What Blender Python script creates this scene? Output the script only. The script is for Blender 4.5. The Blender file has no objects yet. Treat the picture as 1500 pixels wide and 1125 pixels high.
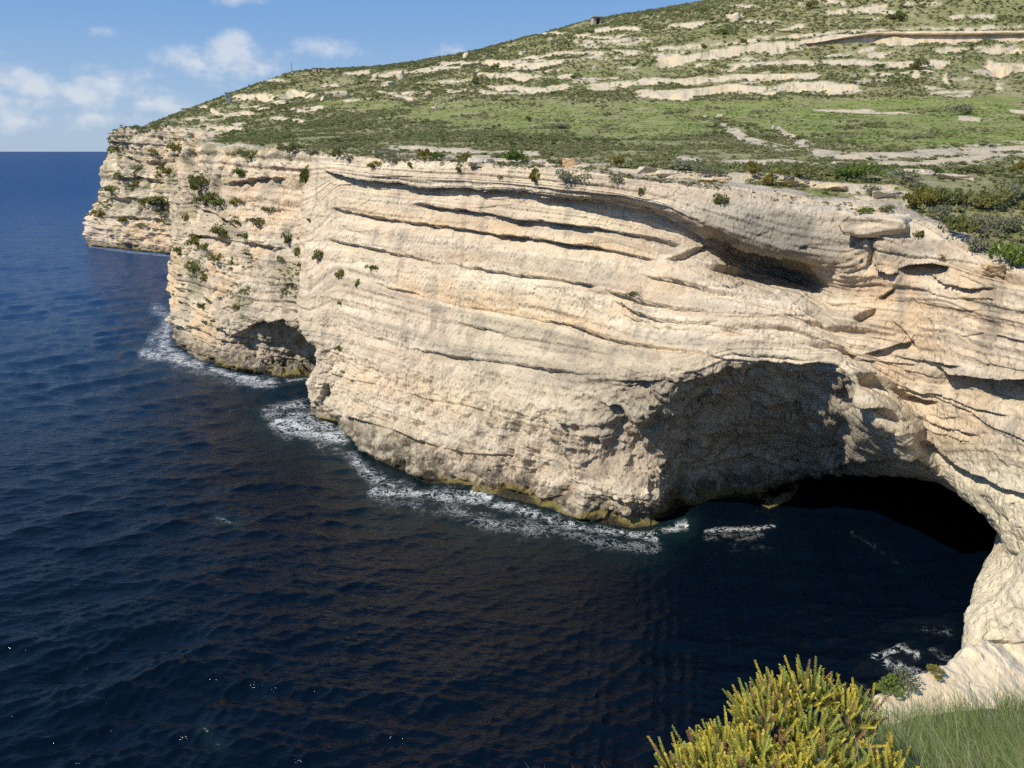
import bpy, math, random
import numpy as np
from mathutils import Vector, Matrix

random.seed(7)
RNG = np.random.default_rng(11)
scene = bpy.context.scene
COL = scene.collection

# ------------------------------------------------------------------ camera
F_PX = 1177.0                      # focal length in pixels of the 1500 x 1125 photograph
CX, CY = 750.0, 562.5
PITCH = math.radians(16.15)
CAM_Z = 50.0
cam_data = bpy.data.cameras.new('camera')
cam_data.sensor_width = 36.0
cam_data.lens = 36.0 * F_PX / 1500.0
cam_data.clip_start = 0.1
cam_data.clip_end = 400000.0
cam = bpy.data.objects.new('camera', cam_data)
COL.objects.link(cam)
cam.location = (0, 0, CAM_Z)
cam.rotation_euler = (math.pi / 2 - PITCH, 0, 0)
scene.camera = cam

# ------------------------------------------------------------------ light
SUN_EL = math.radians(44.5)
SUN_AZ = math.atan2(-0.83, -0.56)          # from +Y towards +X: behind the camera, to its left
world = bpy.data.worlds.new('World')
scene.world = world
world.use_nodes = True
world.cycles.sampling_method = 'MANUAL'
world.cycles.sample_map_resolution = 512
SUN_STRENGTH = 4.6
SKY_STRENGTH = 0.092
scene.view_settings.view_transform = 'Standard'
scene.view_settings.look = 'None'
scene.view_settings.gamma = 1.0
scene.view_settings.exposure = 0.32
scene.cycles.use_denoising = False
scene.cycles.max_bounces = 5
scene.cycles.diffuse_bounces = 3
scene.cycles.glossy_bounces = 2
scene.cycles.transmission_bounces = 2
scene.cycles.caustics_reflective = False
scene.cycles.caustics_refractive = False

sun_data = bpy.data.lights.new('sun', 'SUN')
sun_data.energy = SUN_STRENGTH
sun_data.angle = math.radians(0.53)
sun_data.color = (1.0, 0.905, 0.765)
sun = bpy.data.objects.new('sun', sun_data)
COL.objects.link(sun)
to_sun = Vector((math.sin(SUN_AZ) * math.cos(SUN_EL), math.cos(SUN_AZ) * math.cos(SUN_EL), math.sin(SUN_EL)))
sun.rotation_euler = to_sun.to_track_quat('Z', 'Y').to_euler()


class NT:
    """small helper round a node tree"""
    def __init__(s, tree):
        s.t = tree; s.n = tree.nodes; s.l = tree.links

    def new(s, kind, **kw):
        nd = s.n.new(kind)
        for k, v in kw.items():
            setattr(nd, k, v)
        return nd

    def put(s, sock, v):
        if hasattr(v, 'is_output') or isinstance(v, bpy.types.NodeSocket):
            s.l.new(v, sock)
        else:
            if sock.type == 'RGBA' and not isinstance(v, (int, float)) and len(v) == 3:
                v = (*v, 1.0)
            sock.default_value = v

    def math(s, op, a, b=0.0, c=0.0, clamp=False):
        nd = s.new('ShaderNodeMath', operation=op); nd.use_clamp = clamp
        s.put(nd.inputs[0], a); s.put(nd.inputs[1], b)
        if len(nd.inputs) > 2:
            s.put(nd.inputs[2], c)
        return nd.outputs[0]

    def mix(s, f, a, b):
        nd = s.new('ShaderNodeMix', data_type='RGBA')
        s.put(nd.inputs[0], f); s.put(nd.inputs[6], a); s.put(nd.inputs[7], b)
        return nd.outputs[2]

    def mul(s, f, a, b):
        nd = s.new('ShaderNodeMix', data_type='RGBA', blend_type='MULTIPLY')
        s.put(nd.inputs[0], f); s.put(nd.inputs[6], a); s.put(nd.inputs[7], b)
        return nd.outputs[2]

    def step(s, x, lo, hi, a=0.0, b=1.0):
        nd = s.new('ShaderNodeMapRange', interpolation_type='SMOOTHSTEP')
        s.put(nd.inputs[0], x); s.put(nd.inputs[1], lo); s.put(nd.inputs[2], hi)
        s.put(nd.inputs[3], a); s.put(nd.inputs[4], b)
        return nd.outputs[0]

    def noise(s, vec, scale, detail=4.0, rough=0.55, dist=0.0):
        nd = s.new('ShaderNodeTexNoise')
        if vec is not None:
            s.l.new(vec, nd.inputs['Vector'])
        nd.inputs['Scale'].default_value = scale
        nd.inputs['Detail'].default_value = detail
        nd.inputs['Roughness'].default_value = rough
        nd.inputs['Distortion'].default_value = dist
        return nd.outputs[0]

    def voro(s, vec, scale, feature='F1'):
        nd = s.new('ShaderNodeTexVoronoi', feature=feature)
        s.l.new(vec, nd.inputs['Vector'])
        nd.inputs['Scale'].default_value = scale
        return nd.outputs['Distance']

    def scalevec(s, vec, sc):
        nd = s.new('ShaderNodeVectorMath', operation='MULTIPLY')
        s.l.new(vec, nd.inputs[0]); nd.inputs[1].default_value = sc
        return nd.outputs[0]

    def attr(s, name):
        return s.new('ShaderNodeAttribute', attribute_name=name).outputs['Fac']


def build_world():
    g = NT(world.node_tree)
    bg = g.n['Background']
    sky = g.new('ShaderNodeTexSky', sky_type='NISHITA')
    sky.sun_disc = False
    sky.sun_elevation = SUN_EL
    sky.sun_rotation = SUN_AZ
    sky.altitude = 50.0
    sky.air_density = 1.0
    sky.dust_density = 0.25
    sky.ozone_density = 2.6
    d = g.new('ShaderNodeTexCoord').outputs['Generated']
    sep = g.new('ShaderNodeSeparateXYZ'); g.l.new(d, sep.inputs[0])
    az = g.math('ARCTAN2', sep.outputs[0], sep.outputs[1])
    el = g.math('ARCSINE', sep.outputs[2])
    cmb = g.new('ShaderNodeCombineXYZ')
    g.l.new(az, cmb.inputs[0]); g.put(cmb.inputs[1], g.math('MULTIPLY', el, 1.35))
    n1 = g.noise(cmb.outputs[0], 27.0, 5.0, 0.58)
    n2 = g.noise(cmb.outputs[0], 4.5, 3.0, 0.5)
    # fair-weather clouds of a low bank over the sea: (azimuth, elevation, half widths, strength), radians
    banks = []
    for (px, py, wx, wy, st) in ((335, 88, 62, 15, 1.12), (348, 76, 26, 14, 1.1), (300, 92, 34, 11, .95), (372, 96, 44, 12, .85), (340, 112, 60, 10, .60),
                                 (485, 72, 42, 9, .78), (165, 51, 20, 6, .66), (8, 108, 26, 14, .95), (60, 130, 40, 13, .85), (180, 126, 50, 15, .95), (120, 140, 90, 13, .80),
                                 (60, 150, 80, 10, .72), (215, 150, 60, 11, .74), (120, 172, 130, 9, .66), (30, 178, 50, 9, .66), (665, 74, 40, 7, .6), (360, 0, 60, 6, .5)):
        a_ = (px - CX) / F_PX; b_ = (CY - py) / F_PX
        dx, dy, dz = a_, math.cos(PITCH) + b_ * math.sin(PITCH), -math.sin(PITCH) + b_ * math.cos(PITCH)
        ln_ = math.sqrt(dx * dx + dy * dy + dz * dz)
        banks.append((math.atan2(dx, dy), math.asin(dz / ln_), wx / F_PX * .9, wy / F_PX * 1.25, st))
    tot = None
    pt = g.new('ShaderNodeCombineXYZ'); g.l.new(az, pt.inputs[0]); g.l.new(el, pt.inputs[1])
    for (a0, e0, wa, we, st) in banks:
        ma = g.new('ShaderNodeVectorMath', operation='MULTIPLY_ADD')
        g.l.new(pt.outputs[0], ma.inputs[0]); ma.inputs[1].default_value = (1 / wa, 1 / we, 0); ma.inputs[2].default_value = (-a0 / wa, -e0 / we, 0)
        ln = g.new('ShaderNodeVectorMath', operation='LENGTH'); g.l.new(ma.outputs[0], ln.inputs[0])
        e = g.math('MULTIPLY_ADD', ln.outputs['Value'], -0.62 * st, st * 1.22)
        tot = e if tot is None else g.math('MAXIMUM', tot, e)
    tot = g.math('MAXIMUM', tot, 0.0)
    # the same low bank carries on round the rest of the horizon
    band = g.math('MULTIPLY', g.step(el, 0.0, 0.05), g.step(el, 0.16, 0.05))
    away = g.step(g.math('ABSOLUTE', g.math('ADD', az, 0.1)), 0.62, 1.0)
    tot = g.math('MAXIMUM', tot, g.math('MULTIPLY', g.math('MULTIPLY', band, away), g.step(n2, 0.42, 0.62)))
    dens = g.math('ADD', tot, g.math('MULTIPLY', g.math('SUBTRACT', n1, 0.5), 1.9))
    cov = g.math('MULTIPLY', g.step(dens, 0.22, 1.15), 0.60)
    cov = g.math('MULTIPLY', cov, g.step(tot, 0.02, 0.25))
    hi = g.math('ADD', n1, g.math('MULTIPLY', g.math('SUBTRACT', n2, 0.5), 0.4))
    ccol = g.mix(g.step(hi, 0.38, 0.62), (4.7, 5.4, 6.7), (7.2, 7.3, 7.5))
    sk = g.mix(0.78, sky.outputs[0], g.mix(g.step(el, -0.04, 0.24), (3.2, 4.5, 6.4), (1.0, 2.8, 6.2)))
    col = g.mix(cov, sk, ccol)
    g.l.new(col, bg.inputs[0])
    bg.inputs[1].default_value = SKY_STRENGTH


build_world()

# ------------------------------------------------------------------ pixel <-> place
CT, ST = math.cos(PITCH), math.sin(PITCH)


def at(px, py, d):
    """the point at forward distance d (metres) behind a pixel of the photograph"""
    a = (px - CX) / F_PX; b = (CY - py) / F_PX
    t = d / (CT + b * ST)
    return (a * t, d, CAM_Z + (-ST + b * CT) * t)


def sea_at(px, py, z=0.0):
    b = (CY - py) / F_PX
    t = (CAM_Z - z) / (ST - b * CT)
    return ((px - CX) / F_PX * t, (CT + b * ST) * t, z)


def project(P):
    X, Y, Z = P[..., 0], P[..., 1], P[..., 2] - CAM_Z
    fw = Y * CT - Z * ST
    up = Y * ST + Z * CT
    fw = np.maximum(fw, 0.05)
    return CX + F_PX * X / fw, CY - F_PX * up / fw


# ------------------------------------------------------------------ numpy noise
def _hash(ix, iy, iz, seed):
    h = (ix.astype(np.uint32) * np.uint32(374761393) + iy.astype(np.uint32) * np.uint32(668265263)
         + iz.astype(np.uint32) * np.uint32(2147483647 - 58) + np.uint32((seed * 974711 + 1013904223) & 0xffffffff))
    h = (h ^ (h >> np.uint32(13))) * np.uint32(1274126177)
    h = h ^ (h >> np.uint32(16))
    return (h & np.uint32(0xffff)).astype(np.float32) / 32767.5 - 1.0


def vnoise(P, freq, seed=0):
    """value noise in [-1, 1], quintic"""
    p = (np.asarray(P, dtype=np.float64) * freq)
    i = np.floor(p); f = (p - i).astype(np.float32); i = i.astype(np.int64)
    f = f * f * f * (f * (f * 6 - 15) + 10)
    x, y, z = i[..., 0], i[..., 1], i[..., 2]
    fx, fy, fz = f[..., 0], f[..., 1], f[..., 2]
    def L(a, b, t): return a + (b - a) * t
    c = [_hash(x + dx, y + dy, z + dz, seed) for dz in (0, 1) for dy in (0, 1) for dx in (0, 1)]
    a = L(L(c[0], c[1], fx), L(c[2], c[3], fx), fy)
    b = L(L(c[4], c[5], fx), L(c[6], c[7], fx), fy)
    return L(a, b, fz)


def fbm(P, freq, octaves=3, seed=0, gain=0.5):
    o = 0; a = 1; n = 0
    for k in range(octaves):
        o = o + a * vnoise(P, freq * (2.03 ** k), seed + 17 * k); n += a; a *= gain
    return o / n * 1.35


def cells(P, freq, seed=0):
    """random value in [-1, 1] of the irregular block each point belongs to"""
    p = np.asarray(P, float) * freq
    b = np.floor(p - 0.5).astype(np.int64)
    best = np.full(len(p), 1e9, np.float32); val = np.zeros(len(p), np.float32)
    for dz in (0, 1):
        for dy in (0, 1):
            for dx in (0, 1):
                c = b + np.array([dx, dy, dz])
                x, y, z = c[:, 0], c[:, 1], c[:, 2]
                q = np.stack([x + .5 + .42 * _hash(x, y, z, seed), y + .5 + .42 * _hash(x, y, z, seed + 1), z + .5 + .42 * _hash(x, y, z, seed + 2)], -1)
                d = ((p - q) ** 2).sum(1).astype(np.float32)
                u = d < best
                best[u] = d[u]; val[u] = _hash(x, y, z, seed + 3)[u]
    return val


def sstep(x, a, b):
    t = np.clip((x - a) / (b - a), 0, 1)
    return t * t * (3 - 2 * t)


# ------------------------------------------------------------------ mesh helpers
def np_mesh(name, V, Fq, attrs=None, smooth=True):
    """mesh from numpy vertices and faces that all have the same number of corners"""
    me = bpy.data.meshes.new(name)
    V = np.ascontiguousarray(V, dtype=np.float32).reshape(-1, 3)
    Fq = np.ascontiguousarray(Fq, dtype=np.int32)
    nf, k = Fq.shape
    me.vertices.add(len(V)); me.vertices.foreach_set('co', V.ravel())
    me.loops.add(nf * k); me.loops.foreach_set('vertex_index', Fq.ravel())
    me.polygons.add(nf)
    me.polygons.foreach_set('loop_start', np.arange(0, nf * k, k, dtype=np.int32))
    me.polygons.foreach_set('loop_total', np.full(nf, k, dtype=np.int32))
    me.polygons.foreach_set('use_smooth', np.full(nf, smooth, dtype=bool))
    for an, av in (attrs or {}).items():
        av = np.ascontiguousarray(av, dtype=np.float32)
        if av.ndim == 2:
            at_ = me.attributes.new(an, 'FLOAT_COLOR', 'POINT')
            if av.shape[1] == 3:
                av = np.concatenate([av, np.ones((len(av), 1), np.float32)], 1)
            at_.data.foreach_set('color', np.ascontiguousarray(av).ravel())
        else:
            at_ = me.attributes.new(an, 'FLOAT', 'POINT')
            at_.data.foreach_set('value', av.ravel())
    me.update(calc_edges=True)
    return me


def grid_faces(nu, nv, keep=None, flip=False):
    i = np.arange(nu * nv).reshape(nu, nv)
    f = np.stack([i[:-1, :-1], i[1:, :-1], i[1:, 1:], i[:-1, 1:]], -1).reshape(-1, 4)
    if flip:
        f = f[:, ::-1]
    if keep is not None:
        f = f[keep.reshape(-1)]
    return f


def compact(V, Fq, attrs):
    used = np.zeros(len(V), bool); used[Fq.ravel()] = True
    remap = np.cumsum(used) - 1
    return V[used], remap[Fq], {k: v[used] for k, v in attrs.items()}


def link(name, me, mats, parent=None, label=None, cat=None, group=None, kind=None):
    o = bpy.data.objects.new(name, me)
    COL.objects.link(o)
    if me is not None:
        for m in (mats if isinstance(mats, (list, tuple)) else [mats]):
            if m is not None and m.name not in [x.name for x in me.materials if x]:
                me.materials.append(m)
    if parent:
        o.parent = parent
    for k, v in (('label', label), ('category', cat), ('group', group), ('kind', kind)):
        if v:
            o[k] = v
    return o


def pchip(K, n_per):
    """monotone cubic through K (n, ...) along axis 0, n_per samples for each interval (list)"""
    K = np.asarray(K, float)
    dl = K[1:] - K[:-1]
    m = np.zeros_like(K)
    a, b = dl[:-1], dl[1:]
    with np.errstate(divide='ignore', invalid='ignore'):
        h = np.where(a * b > 0, 2 * a * b / (a + b), 0.0)
    # half way between strict monotone and catmull-rom, so that corners stay round
    m[1:-1] = 0.6 * h + 0.4 * 0.5 * (a + b)
    m[0] = dl[0]; m[-1] = dl[-1]
    out = []; par = []
    for i in range(len(K) - 1):
        t = np.arange(n_per[i]) / n_per[i]
        if i == len(K) - 2:
            t = np.append(t, 1.0)
        tt = t.reshape(-1, *([1] * (K.ndim - 1)))
        out.append((2 * tt**3 - 3 * tt**2 + 1) * K[i] + (tt**3 - 2 * tt**2 + tt) * m[i]
                   + (-2 * tt**3 + 3 * tt**2) * K[i + 1] + (tt**3 - tt**2) * m[i + 1])
        par.append(i + t)
    return np.concatenate(out, 0), np.concatenate(par)


def stroke_field(qx, qy, pts, reach):
    """indices of the vertices near a polyline, their signed distance (+ below / right) and end fade"""
    pts = np.asarray(pts, float)
    x0, y0 = pts.min(0) - reach; x1, y1 = pts.max(0) + reach
    idx = np.nonzero((qx > x0) & (qx < x1) & (qy > y0) & (qy < y1))[0]
    if not len(idx):
        return idx, None, None
    px, py = qx[idx], qy[idx]
    best = np.full(len(idx), 1e9); sd = np.zeros(len(idx)); along = np.zeros(len(idx))
    seg = np.hypot(*(pts[1:] - pts[:-1]).T); cum = np.concatenate([[0], np.cumsum(seg)])
    for i in range(len(pts) - 1):
        a, b = pts[i], pts[i + 1]; dx, dy = b - a; L = seg[i]
        t = ((px - a[0]) * dx + (py - a[1]) * dy) / (L * L)
        tc = np.clip(t, 0, 1)
        ds = np.hypot(px - a[0] - tc * dx, py - a[1] - tc * dy)
        s = np.where(dx * (py - a[1]) - dy * (px - a[0]) >= 0, 1.0, -1.0)
        u = ds < best
        best[u] = ds[u]; sd[u] = (ds * s)[u]; along[u] = (cum[i] + tc * L)[u]
    fe = min(26, cum[-1] * .3)
    fade = sstep(along, -0.5, fe) * (1 - sstep(along, cum[-1] - fe, cum[-1] + .5))
    return idx, sd, fade


# ------------------------------------------------------------------ materials
def new_mat(name):
    m = bpy.data.materials.new(name); m.use_nodes = True
    g = NT(m.node_tree)
    p = g.n['Principled BSDF']
    p.inputs['Roughness'].default_value = 0.9
    p.inputs['Specular IOR Level'].default_value = 0.2
    return m, g, p


def limestone_material(name, relief=0.42, zs=0.45):
    """the stone's own colour is laid down on the mesh ('tone'); grain and pitting are added here"""
    m, g, p = new_mat(name)
    pos = g.new('ShaderNodeNewGeometry').outputs['Position']
    c = g.new('ShaderNodeAttribute', attribute_name='tone').outputs['Color']
    fine = g.noise(g.scalevec(pos, (1.0, 1.0, zs)), 2.1, 5, 0.74)
    c = g.mix(g.math('MULTIPLY', g.step(fine, 0.54, 0.72), 0.50), c, g.mul(1.0, c, (0.40, 0.37, 0.33)))
    c = g.mix(g.math('MULTIPLY', g.step(fine, 0.46, 0.28), 0.40), c, g.mix(0.5, c, (0.82, 0.72, 0.57)))
    g.l.new(c, p.inputs['Base Color'])
    v = g.voro(g.scalevec(pos, (1.0, 1.0, 0.6)), 1.7)
    h = g.math('ADD', g.math('MULTIPLY', g.step(v, 0.05, 0.55), 0.40), g.math('MULTIPLY', fine, -1.0))
    bp = g.new('ShaderNodeBump'); bp.inputs['Strength'].default_value = 1.0; bp.inputs['Distance'].default_value = relief
    g.l.new(h, bp.inputs['Height']); g.l.new(bp.outputs[0], p.inputs['Normal'])
    return m


def mixc(c, f, col):
    f = np.clip(f, 0, 1)[:, None]
    return c * (1 - f) + np.array(col)[None] * f


def stone_tone(P, warm=0.0, grey=0.0, green=0.0, tide=True, beds=1.0):
    n = len(P); one = np.ones(n)
    h = lambda x: 0.5 + 0.5 * x
    big = h(fbm(P, 0.05, 4, 201)); med = h(fbm(P, 0.32, 4, 203, .6)); sm = h(fbm(P, 0.9, 3, 205, .6))
    flat = h(fbm(P * np.array([0.06, 0.06, 0.9]), 1.0, 4, 207, .6)); streak = h(fbm(P * np.array([.6, .6, .05]), 1.0, 4, 209, .6))
    c = np.tile(np.array([[0.61, 0.525, 0.378]]), (n, 1))
    c = mixc(c, sstep(big, .35, .65), (0.61, 0.508, 0.38))
    c = mixc(c, beds * sstep(flat, .48, .75) * .8, (0.71, 0.63, 0.49))
    c = mixc(c, beds * sstep(flat, .42, .22) * .40, (0.53, 0.42, 0.30))
    c = mixc(c, np.clip(warm * one, 0, 1) * (0.55 + .45 * sstep(med, .25, .65)), (0.68, 0.455, 0.24))
    c = mixc(c, sstep(med, .60, .82) * .30, (0.60, 0.435, 0.27))
    c = mixc(c, sstep(sm, .62, .85) * .35, (0.40, 0.335, 0.26))
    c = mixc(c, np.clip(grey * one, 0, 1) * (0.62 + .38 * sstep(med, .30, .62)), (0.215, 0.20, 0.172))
    blk = cells(P, 1 / 2.2, 213)
    c = c * (1 + .09 * blk[:, None])
    c = mixc(c, beds * sstep(streak, .57, .78) * .55, (0.30, 0.265, 0.21))
    c = mixc(c, np.clip(green * one, 0, 1) * sstep(med, .38, .60), (0.12, 0.135, 0.045))
    if tide:
        z = P[:, 2] + 1.5 * fbm(P, 0.22, 3, 211)
        c = mixc(c, sstep(z, 5.0, 1.8) * (.45 + .55 * sstep(sm, .3, .6)) * .9, (0.095, 0.083, 0.063))
        c = mixc(c, sstep(z, 1.45, .8) * sstep(big, .40, .58), (0.185, 0.15, 0.055))
        c = mixc(c, sstep(z, .6, .1), (0.04, 0.035, 0.02))
    return c


MAT_ROCK = limestone_material('weathered_limestone')
MAT_STONE = limestone_material('loose_limestone', 0.2)
MAT_SPUR = limestone_material('worn_limestone', 0.10, 1.0)


def leaf_material(name, stops, trans=0.42, rough=0.75):
    """foliage: colour by instance and by patch"""
    m, g, p = new_mat(name)
    oi = g.new('ShaderNodeObjectInfo').outputs['Random']
    pos = g.new('ShaderNodeNewGeometry').outputs['Position']
    n = g.noise(pos, 1.3, 3, 0.6)
    f = g.math('ADD', g.math('MULTIPLY', oi, 0.65), g.math('MULTIPLY', n, 0.35))
    cr = g.new('ShaderNodeValToRGB')
    el = cr.color_ramp.elements
    while len(el) < len(stops):
        el.new(0.5)
    for e, (ps, cl) in zip(el, stops):
        e.position = ps; e.color = (*cl, 1)
    g.l.new(f, cr.inputs[0])
    g.l.new(cr.outputs[0], p.inputs['Base Color'])
    p.inputs['Roughness'].default_value = rough
    tr = g.new('ShaderNodeBsdfTranslucent'); g.l.new(cr.outputs[0], tr.inputs[0])
    mx = g.new('ShaderNodeMixShader'); mx.inputs[0].default_value = trans
    g.l.new(p.outputs[0], mx.inputs[1]); g.l.new(tr.outputs[0], mx.inputs[2])
    g.l.new(mx.outputs[0], g.n['Material Output'].inputs[0])
    return m


MAT_SCRUB = leaf_material('scrub_leaves', [(0.0, (0.135, 0.16, 0.06)), (0.35, (0.20, 0.23, 0.085)),
                                           (0.6, (0.265, 0.265, 0.13)), (0.8, (0.36, 0.33, 0.19)), (1.0, (0.20, 0.265, 0.065))])
MAT_BUSH = leaf_material('bush_leaves', [(0.0, (0.115, 0.135, 0.042)), (0.5, (0.175, 0.185, 0.062)), (1.0, (0.26, 0.245, 0.09))])
MAT_GREEN = leaf_material('bright_bush_leaves', [(0.0, (0.11, 0.165, 0.035)), (1.0, (0.185, 0.24, 0.055))])
MAT_GREYB = leaf_material('grey_bush_leaves', [(0.0, (0.17, 0.185, 0.11)), (1.0, (0.28, 0.275, 0.175))])
MAT_OLIVE = leaf_material('olive_bush_leaves', [(0.0, (0.17, 0.155, 0.035)), (1.0, (0.29, 0.25, 0.065))])

# ------------------------------------------------------------------ the cliff line
# every station of the coast runs from the sea bed (row 0) over the waterline (row 1) up to the rim (row 9):
# (x, y) of the photograph with a forward distance in metres; 'w' gives a place in metres.
def station(foot, *rows):
    out = []
    if foot[0] == 'w':
        x, y = foot[1:3]
        out += [(x, y, -5.0), (x, y, 0.0)]
    else:
        q = sea_at(*foot)
        out += [(q[0], q[1], -5.0), q]
    for r in rows:
        out.append(tuple(r[1:]) if r[0] == 'w' else at(*r))
    assert len(out) == 10, len(out)
    x, y, z = out[-1]
    out.append((x + 2.0, y + 12.0, z - 0.6))       # row 10: back on to the plateau
    return out


def wst(x, y, top, back=(0, 0)):
    zs = np.linspace(0, top, 9)[1:]
    return station(('w', x, y), *[('w', x + back[0] * k / 8, y + back[1] * k / 8, z) for k, z in enumerate(zs)])


COAST = [
    # round the back of the far headland
    wst(-120, 930, 60), wst(-258, 700, 60), wst(-246, 545, 60, (5, 2)),
    # far headland
    station((125, 357), (126, 332, 457), (130, 316, 458), (142, 290, 460), (148, 270, 462), (153, 250, 463), (164, 222, 467), (160, 205, 462), (167, 190, 466)),
    station((155, 362), (155, 342, 441), (157, 320, 442), (162, 296, 446), (166, 270, 448), (170, 250, 450), (174, 226, 452), (173, 204, 449), (176, 190, 452)),
    station((200, 367), (199, 345, 426), (200, 325, 427), (202, 302, 431), (204, 276, 434), (206, 252, 436), (208, 230, 439), (208, 204, 437), (210, 189, 441)),
    station((250, 372), (250, 350, 413), (250, 330, 414), (250, 303, 417), (250, 278, 420), (250, 255, 422), (250, 232, 424), (250, 208, 423), (252, 191, 426)),
    # hidden inlet behind the middle headland
    station((330, 385), (330, 350, 373), (330, 330, 374), (330, 303, 376), (330, 278, 378), (330, 255, 380), (330, 232, 381), (330, 212, 380), (330, 199, 383)),
    station((310, 425), (310, 390, 300), (310, 360, 301), (310, 330, 302), (310, 300, 303), (310, 270, 304), (310, 245, 305), (308, 222, 306), (306, 205, 309)),
    # middle headland
    station((256, 490), (254, 465, 224), (252, 440, 224), (249, 418, 225), (250, 385, 227), (253, 330, 230), (258, 290, 233), (265, 240, 235), (272, 207, 238)),
    station((278, 517), (277, 490, 205), (275, 460, 206), (276, 435, 208), (278, 395, 210), (280, 335, 214), (283, 290, 217), (288, 240, 219), (294, 209, 222)),
    station((310, 533), (308, 510, 191), (308, 480, 193), (306, 450, 195), (308, 405, 198), (308, 345, 202), (310, 292, 205), (312, 242, 207), (318, 211, 210)),
    station((375, 547), (370, 525, 184), (358, 494, 185), (366, 462, 184), (368, 420, 187), (370, 350, 191), (372, 295, 194), (373, 248, 195), (378, 215, 198)),
    station((445, 553), (447, 533, 187), (442, 508, 186), (425, 466, 173), (424, 424, 175), (425, 352, 179), (428, 300, 182), (430, 252, 184), (436, 218, 187)),
    station((505, 556), (505, 535, 179), (492, 505, 176), (442, 470, 165), (438, 428, 168), (440, 351, 173), (446, 298, 176), (450, 252, 177), (456, 222, 180)),
    # the long face
    station((457, 603), (454, 572, 152.5), (464, 527, 153), (448, 482, 156), (451, 432, 159), (454, 350, 165), (462, 290, 169), (466, 250, 170), (472, 226, 173)),
    station((500, 622), (495, 583, 147), (497, 542, 149), (498, 490, 150.5), (500, 403, 154), (500, 312, 159), (502, 262, 160.8), (504, 250, 160), (506, 229, 163)),
    station((540, 664), (545, 620, 133), (550, 570, 136), (555, 510, 139), (560, 418, 143), (560, 320, 148), (562, 268, 149.8), (562, 256, 148.5), (564, 234, 151)),
    station((625, 704), (640, 655, 120), (645, 602, 124), (655, 540, 128), (665, 445, 132), (667, 333, 137), (668, 276, 138), (668, 262, 136.5), (670, 238, 138)),
    station((750, 733), (755, 690, 112), (757, 640, 114), (760, 570, 117), (767, 463, 121.5), (767, 347, 126), (767, 287, 126.5), (767, 269, 124.8), (770, 244, 126)),
    station((850, 760), (850, 715, 104), (850, 665, 106.5), (855, 582, 107), (856, 484, 112.5), (860, 358, 116.5), (860, 298, 117.5), (862, 278, 114), (866, 251, 116)),
    station((945, 773), (945, 735, 99.5), (952, 672, 104), (938, 562, 98.6), (942, 505, 103), (950, 374, 109), (955, 320, 111), (960, 296, 106.5), (968, 259, 110)),
    # shaded recess beside the cave
    station((992, 766), (1002, 742, 107), (1007, 690, 109), (1000, 552, 95.2), (1000, 513, 98.5), (1010, 385, 104.5), (1030, 346, 107), (1030, 322, 102.5), (1038, 266, 106)),
    station((1070, 753), (1070, 730, 111), (1072, 676, 112), (1075, 532, 93.5), (1078, 490, 95.5), (1085, 425, 100), (1108, 388, 112), (1103, 348, 99.5), (1112, 278, 103)),
    station((1150, 735), (1152, 716, 116), (1168, 690, 115), (1160, 538, 91.5), (1155, 492, 93.5), (1155, 440, 96.5), (1168, 408, 111), (1172, 368, 97), (1182, 289, 100.5)),
    # cave
    station((1220, 634), (1230, 578, 138), (1226, 692, 115), (1238, 546, 86.5), (1247, 530, 91), (1228, 488, 93), (1222, 424, 96.5), (1234, 376, 94.5), (1242, 298, 98)),
    station((1285, 634), (1285, 578, 138), (1240, 690, 116), (1268, 598, 84.0), (1285, 552, 89.5), (1268, 493, 91.5), (1255, 428, 95), (1260, 366, 93.5), (1270, 300, 96.5)),
    station((1340, 634), (1335, 578, 138), (1288, 688, 114), (1324, 650, 83.8), (1328, 580, 88.5), (1308, 498, 90), (1290, 428, 92.5), (1288, 356, 92), (1300, 303, 95)),
    station((1540, 640), (1530, 585, 130), (1420, 700, 109), (1360, 680, 86.5), (1358, 604, 87.5), (1352, 508, 88), (1340, 432, 90), (1338, 372, 90), (1345, 320, 93)),
    # sunlit wall beyond the cave mouth
    station((1408, 962), (1424, 890, 75), (1480, 796, 79), (1386, 700, 86.5), (1384, 622, 85), (1384, 512, 85), (1382, 434, 86), (1384, 386, 86.5), (1390, 345, 89)),
    station((1458, 985), (1462, 900, 71), (1500, 798, 74.5), (1446, 710, 79), (1440, 625, 80), (1440, 528, 81), (1440, 455, 82), (1440, 405, 82.5), (1444, 372, 85)),
    station((1530, 1010), (1530, 900, 67.5), (1530, 800, 71), (1512, 720, 73.5), (1510, 630, 75), (1508, 540, 76), (1506, 470, 77), (1506, 420, 77.5), (1508, 392, 80)),
    # on out of the picture and round to where the photographer stands
    station(('w', 56, 54), ('w', 57, 54.5, 8), ('w', 58, 55, 14), ('w', 58.5, 55.5, 19), ('w', 59, 56, 24), ('w', 59, 56, 29), ('w', 59, 56, 33), ('w', 59, 56, 37), ('w', 60, 57, 40)),
    station(('w', 58, 36), ('w', 58.5, 36, 8), ('w', 59, 36, 14), ('w', 59.5, 36, 20), ('w', 60, 36, 26), ('w', 60, 36, 31), ('w', 60, 36, 36), ('w', 60, 36, 40), ('w', 61, 37, 43)),
    station(('w', 50, 18), ('w', 50.5, 17, 8), ('w', 51, 16, 15), ('w', 51, 15, 22), ('w', 51, 15, 28), ('w', 51, 14, 34), ('w', 51, 14, 39), ('w', 51, 13, 43), ('w', 51, 12, 45)),
]
SPLIT_A, SPLIT_B = 7, 14          # stations where the far and the middle headland end


K_COAST = np.array(COAST)


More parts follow.
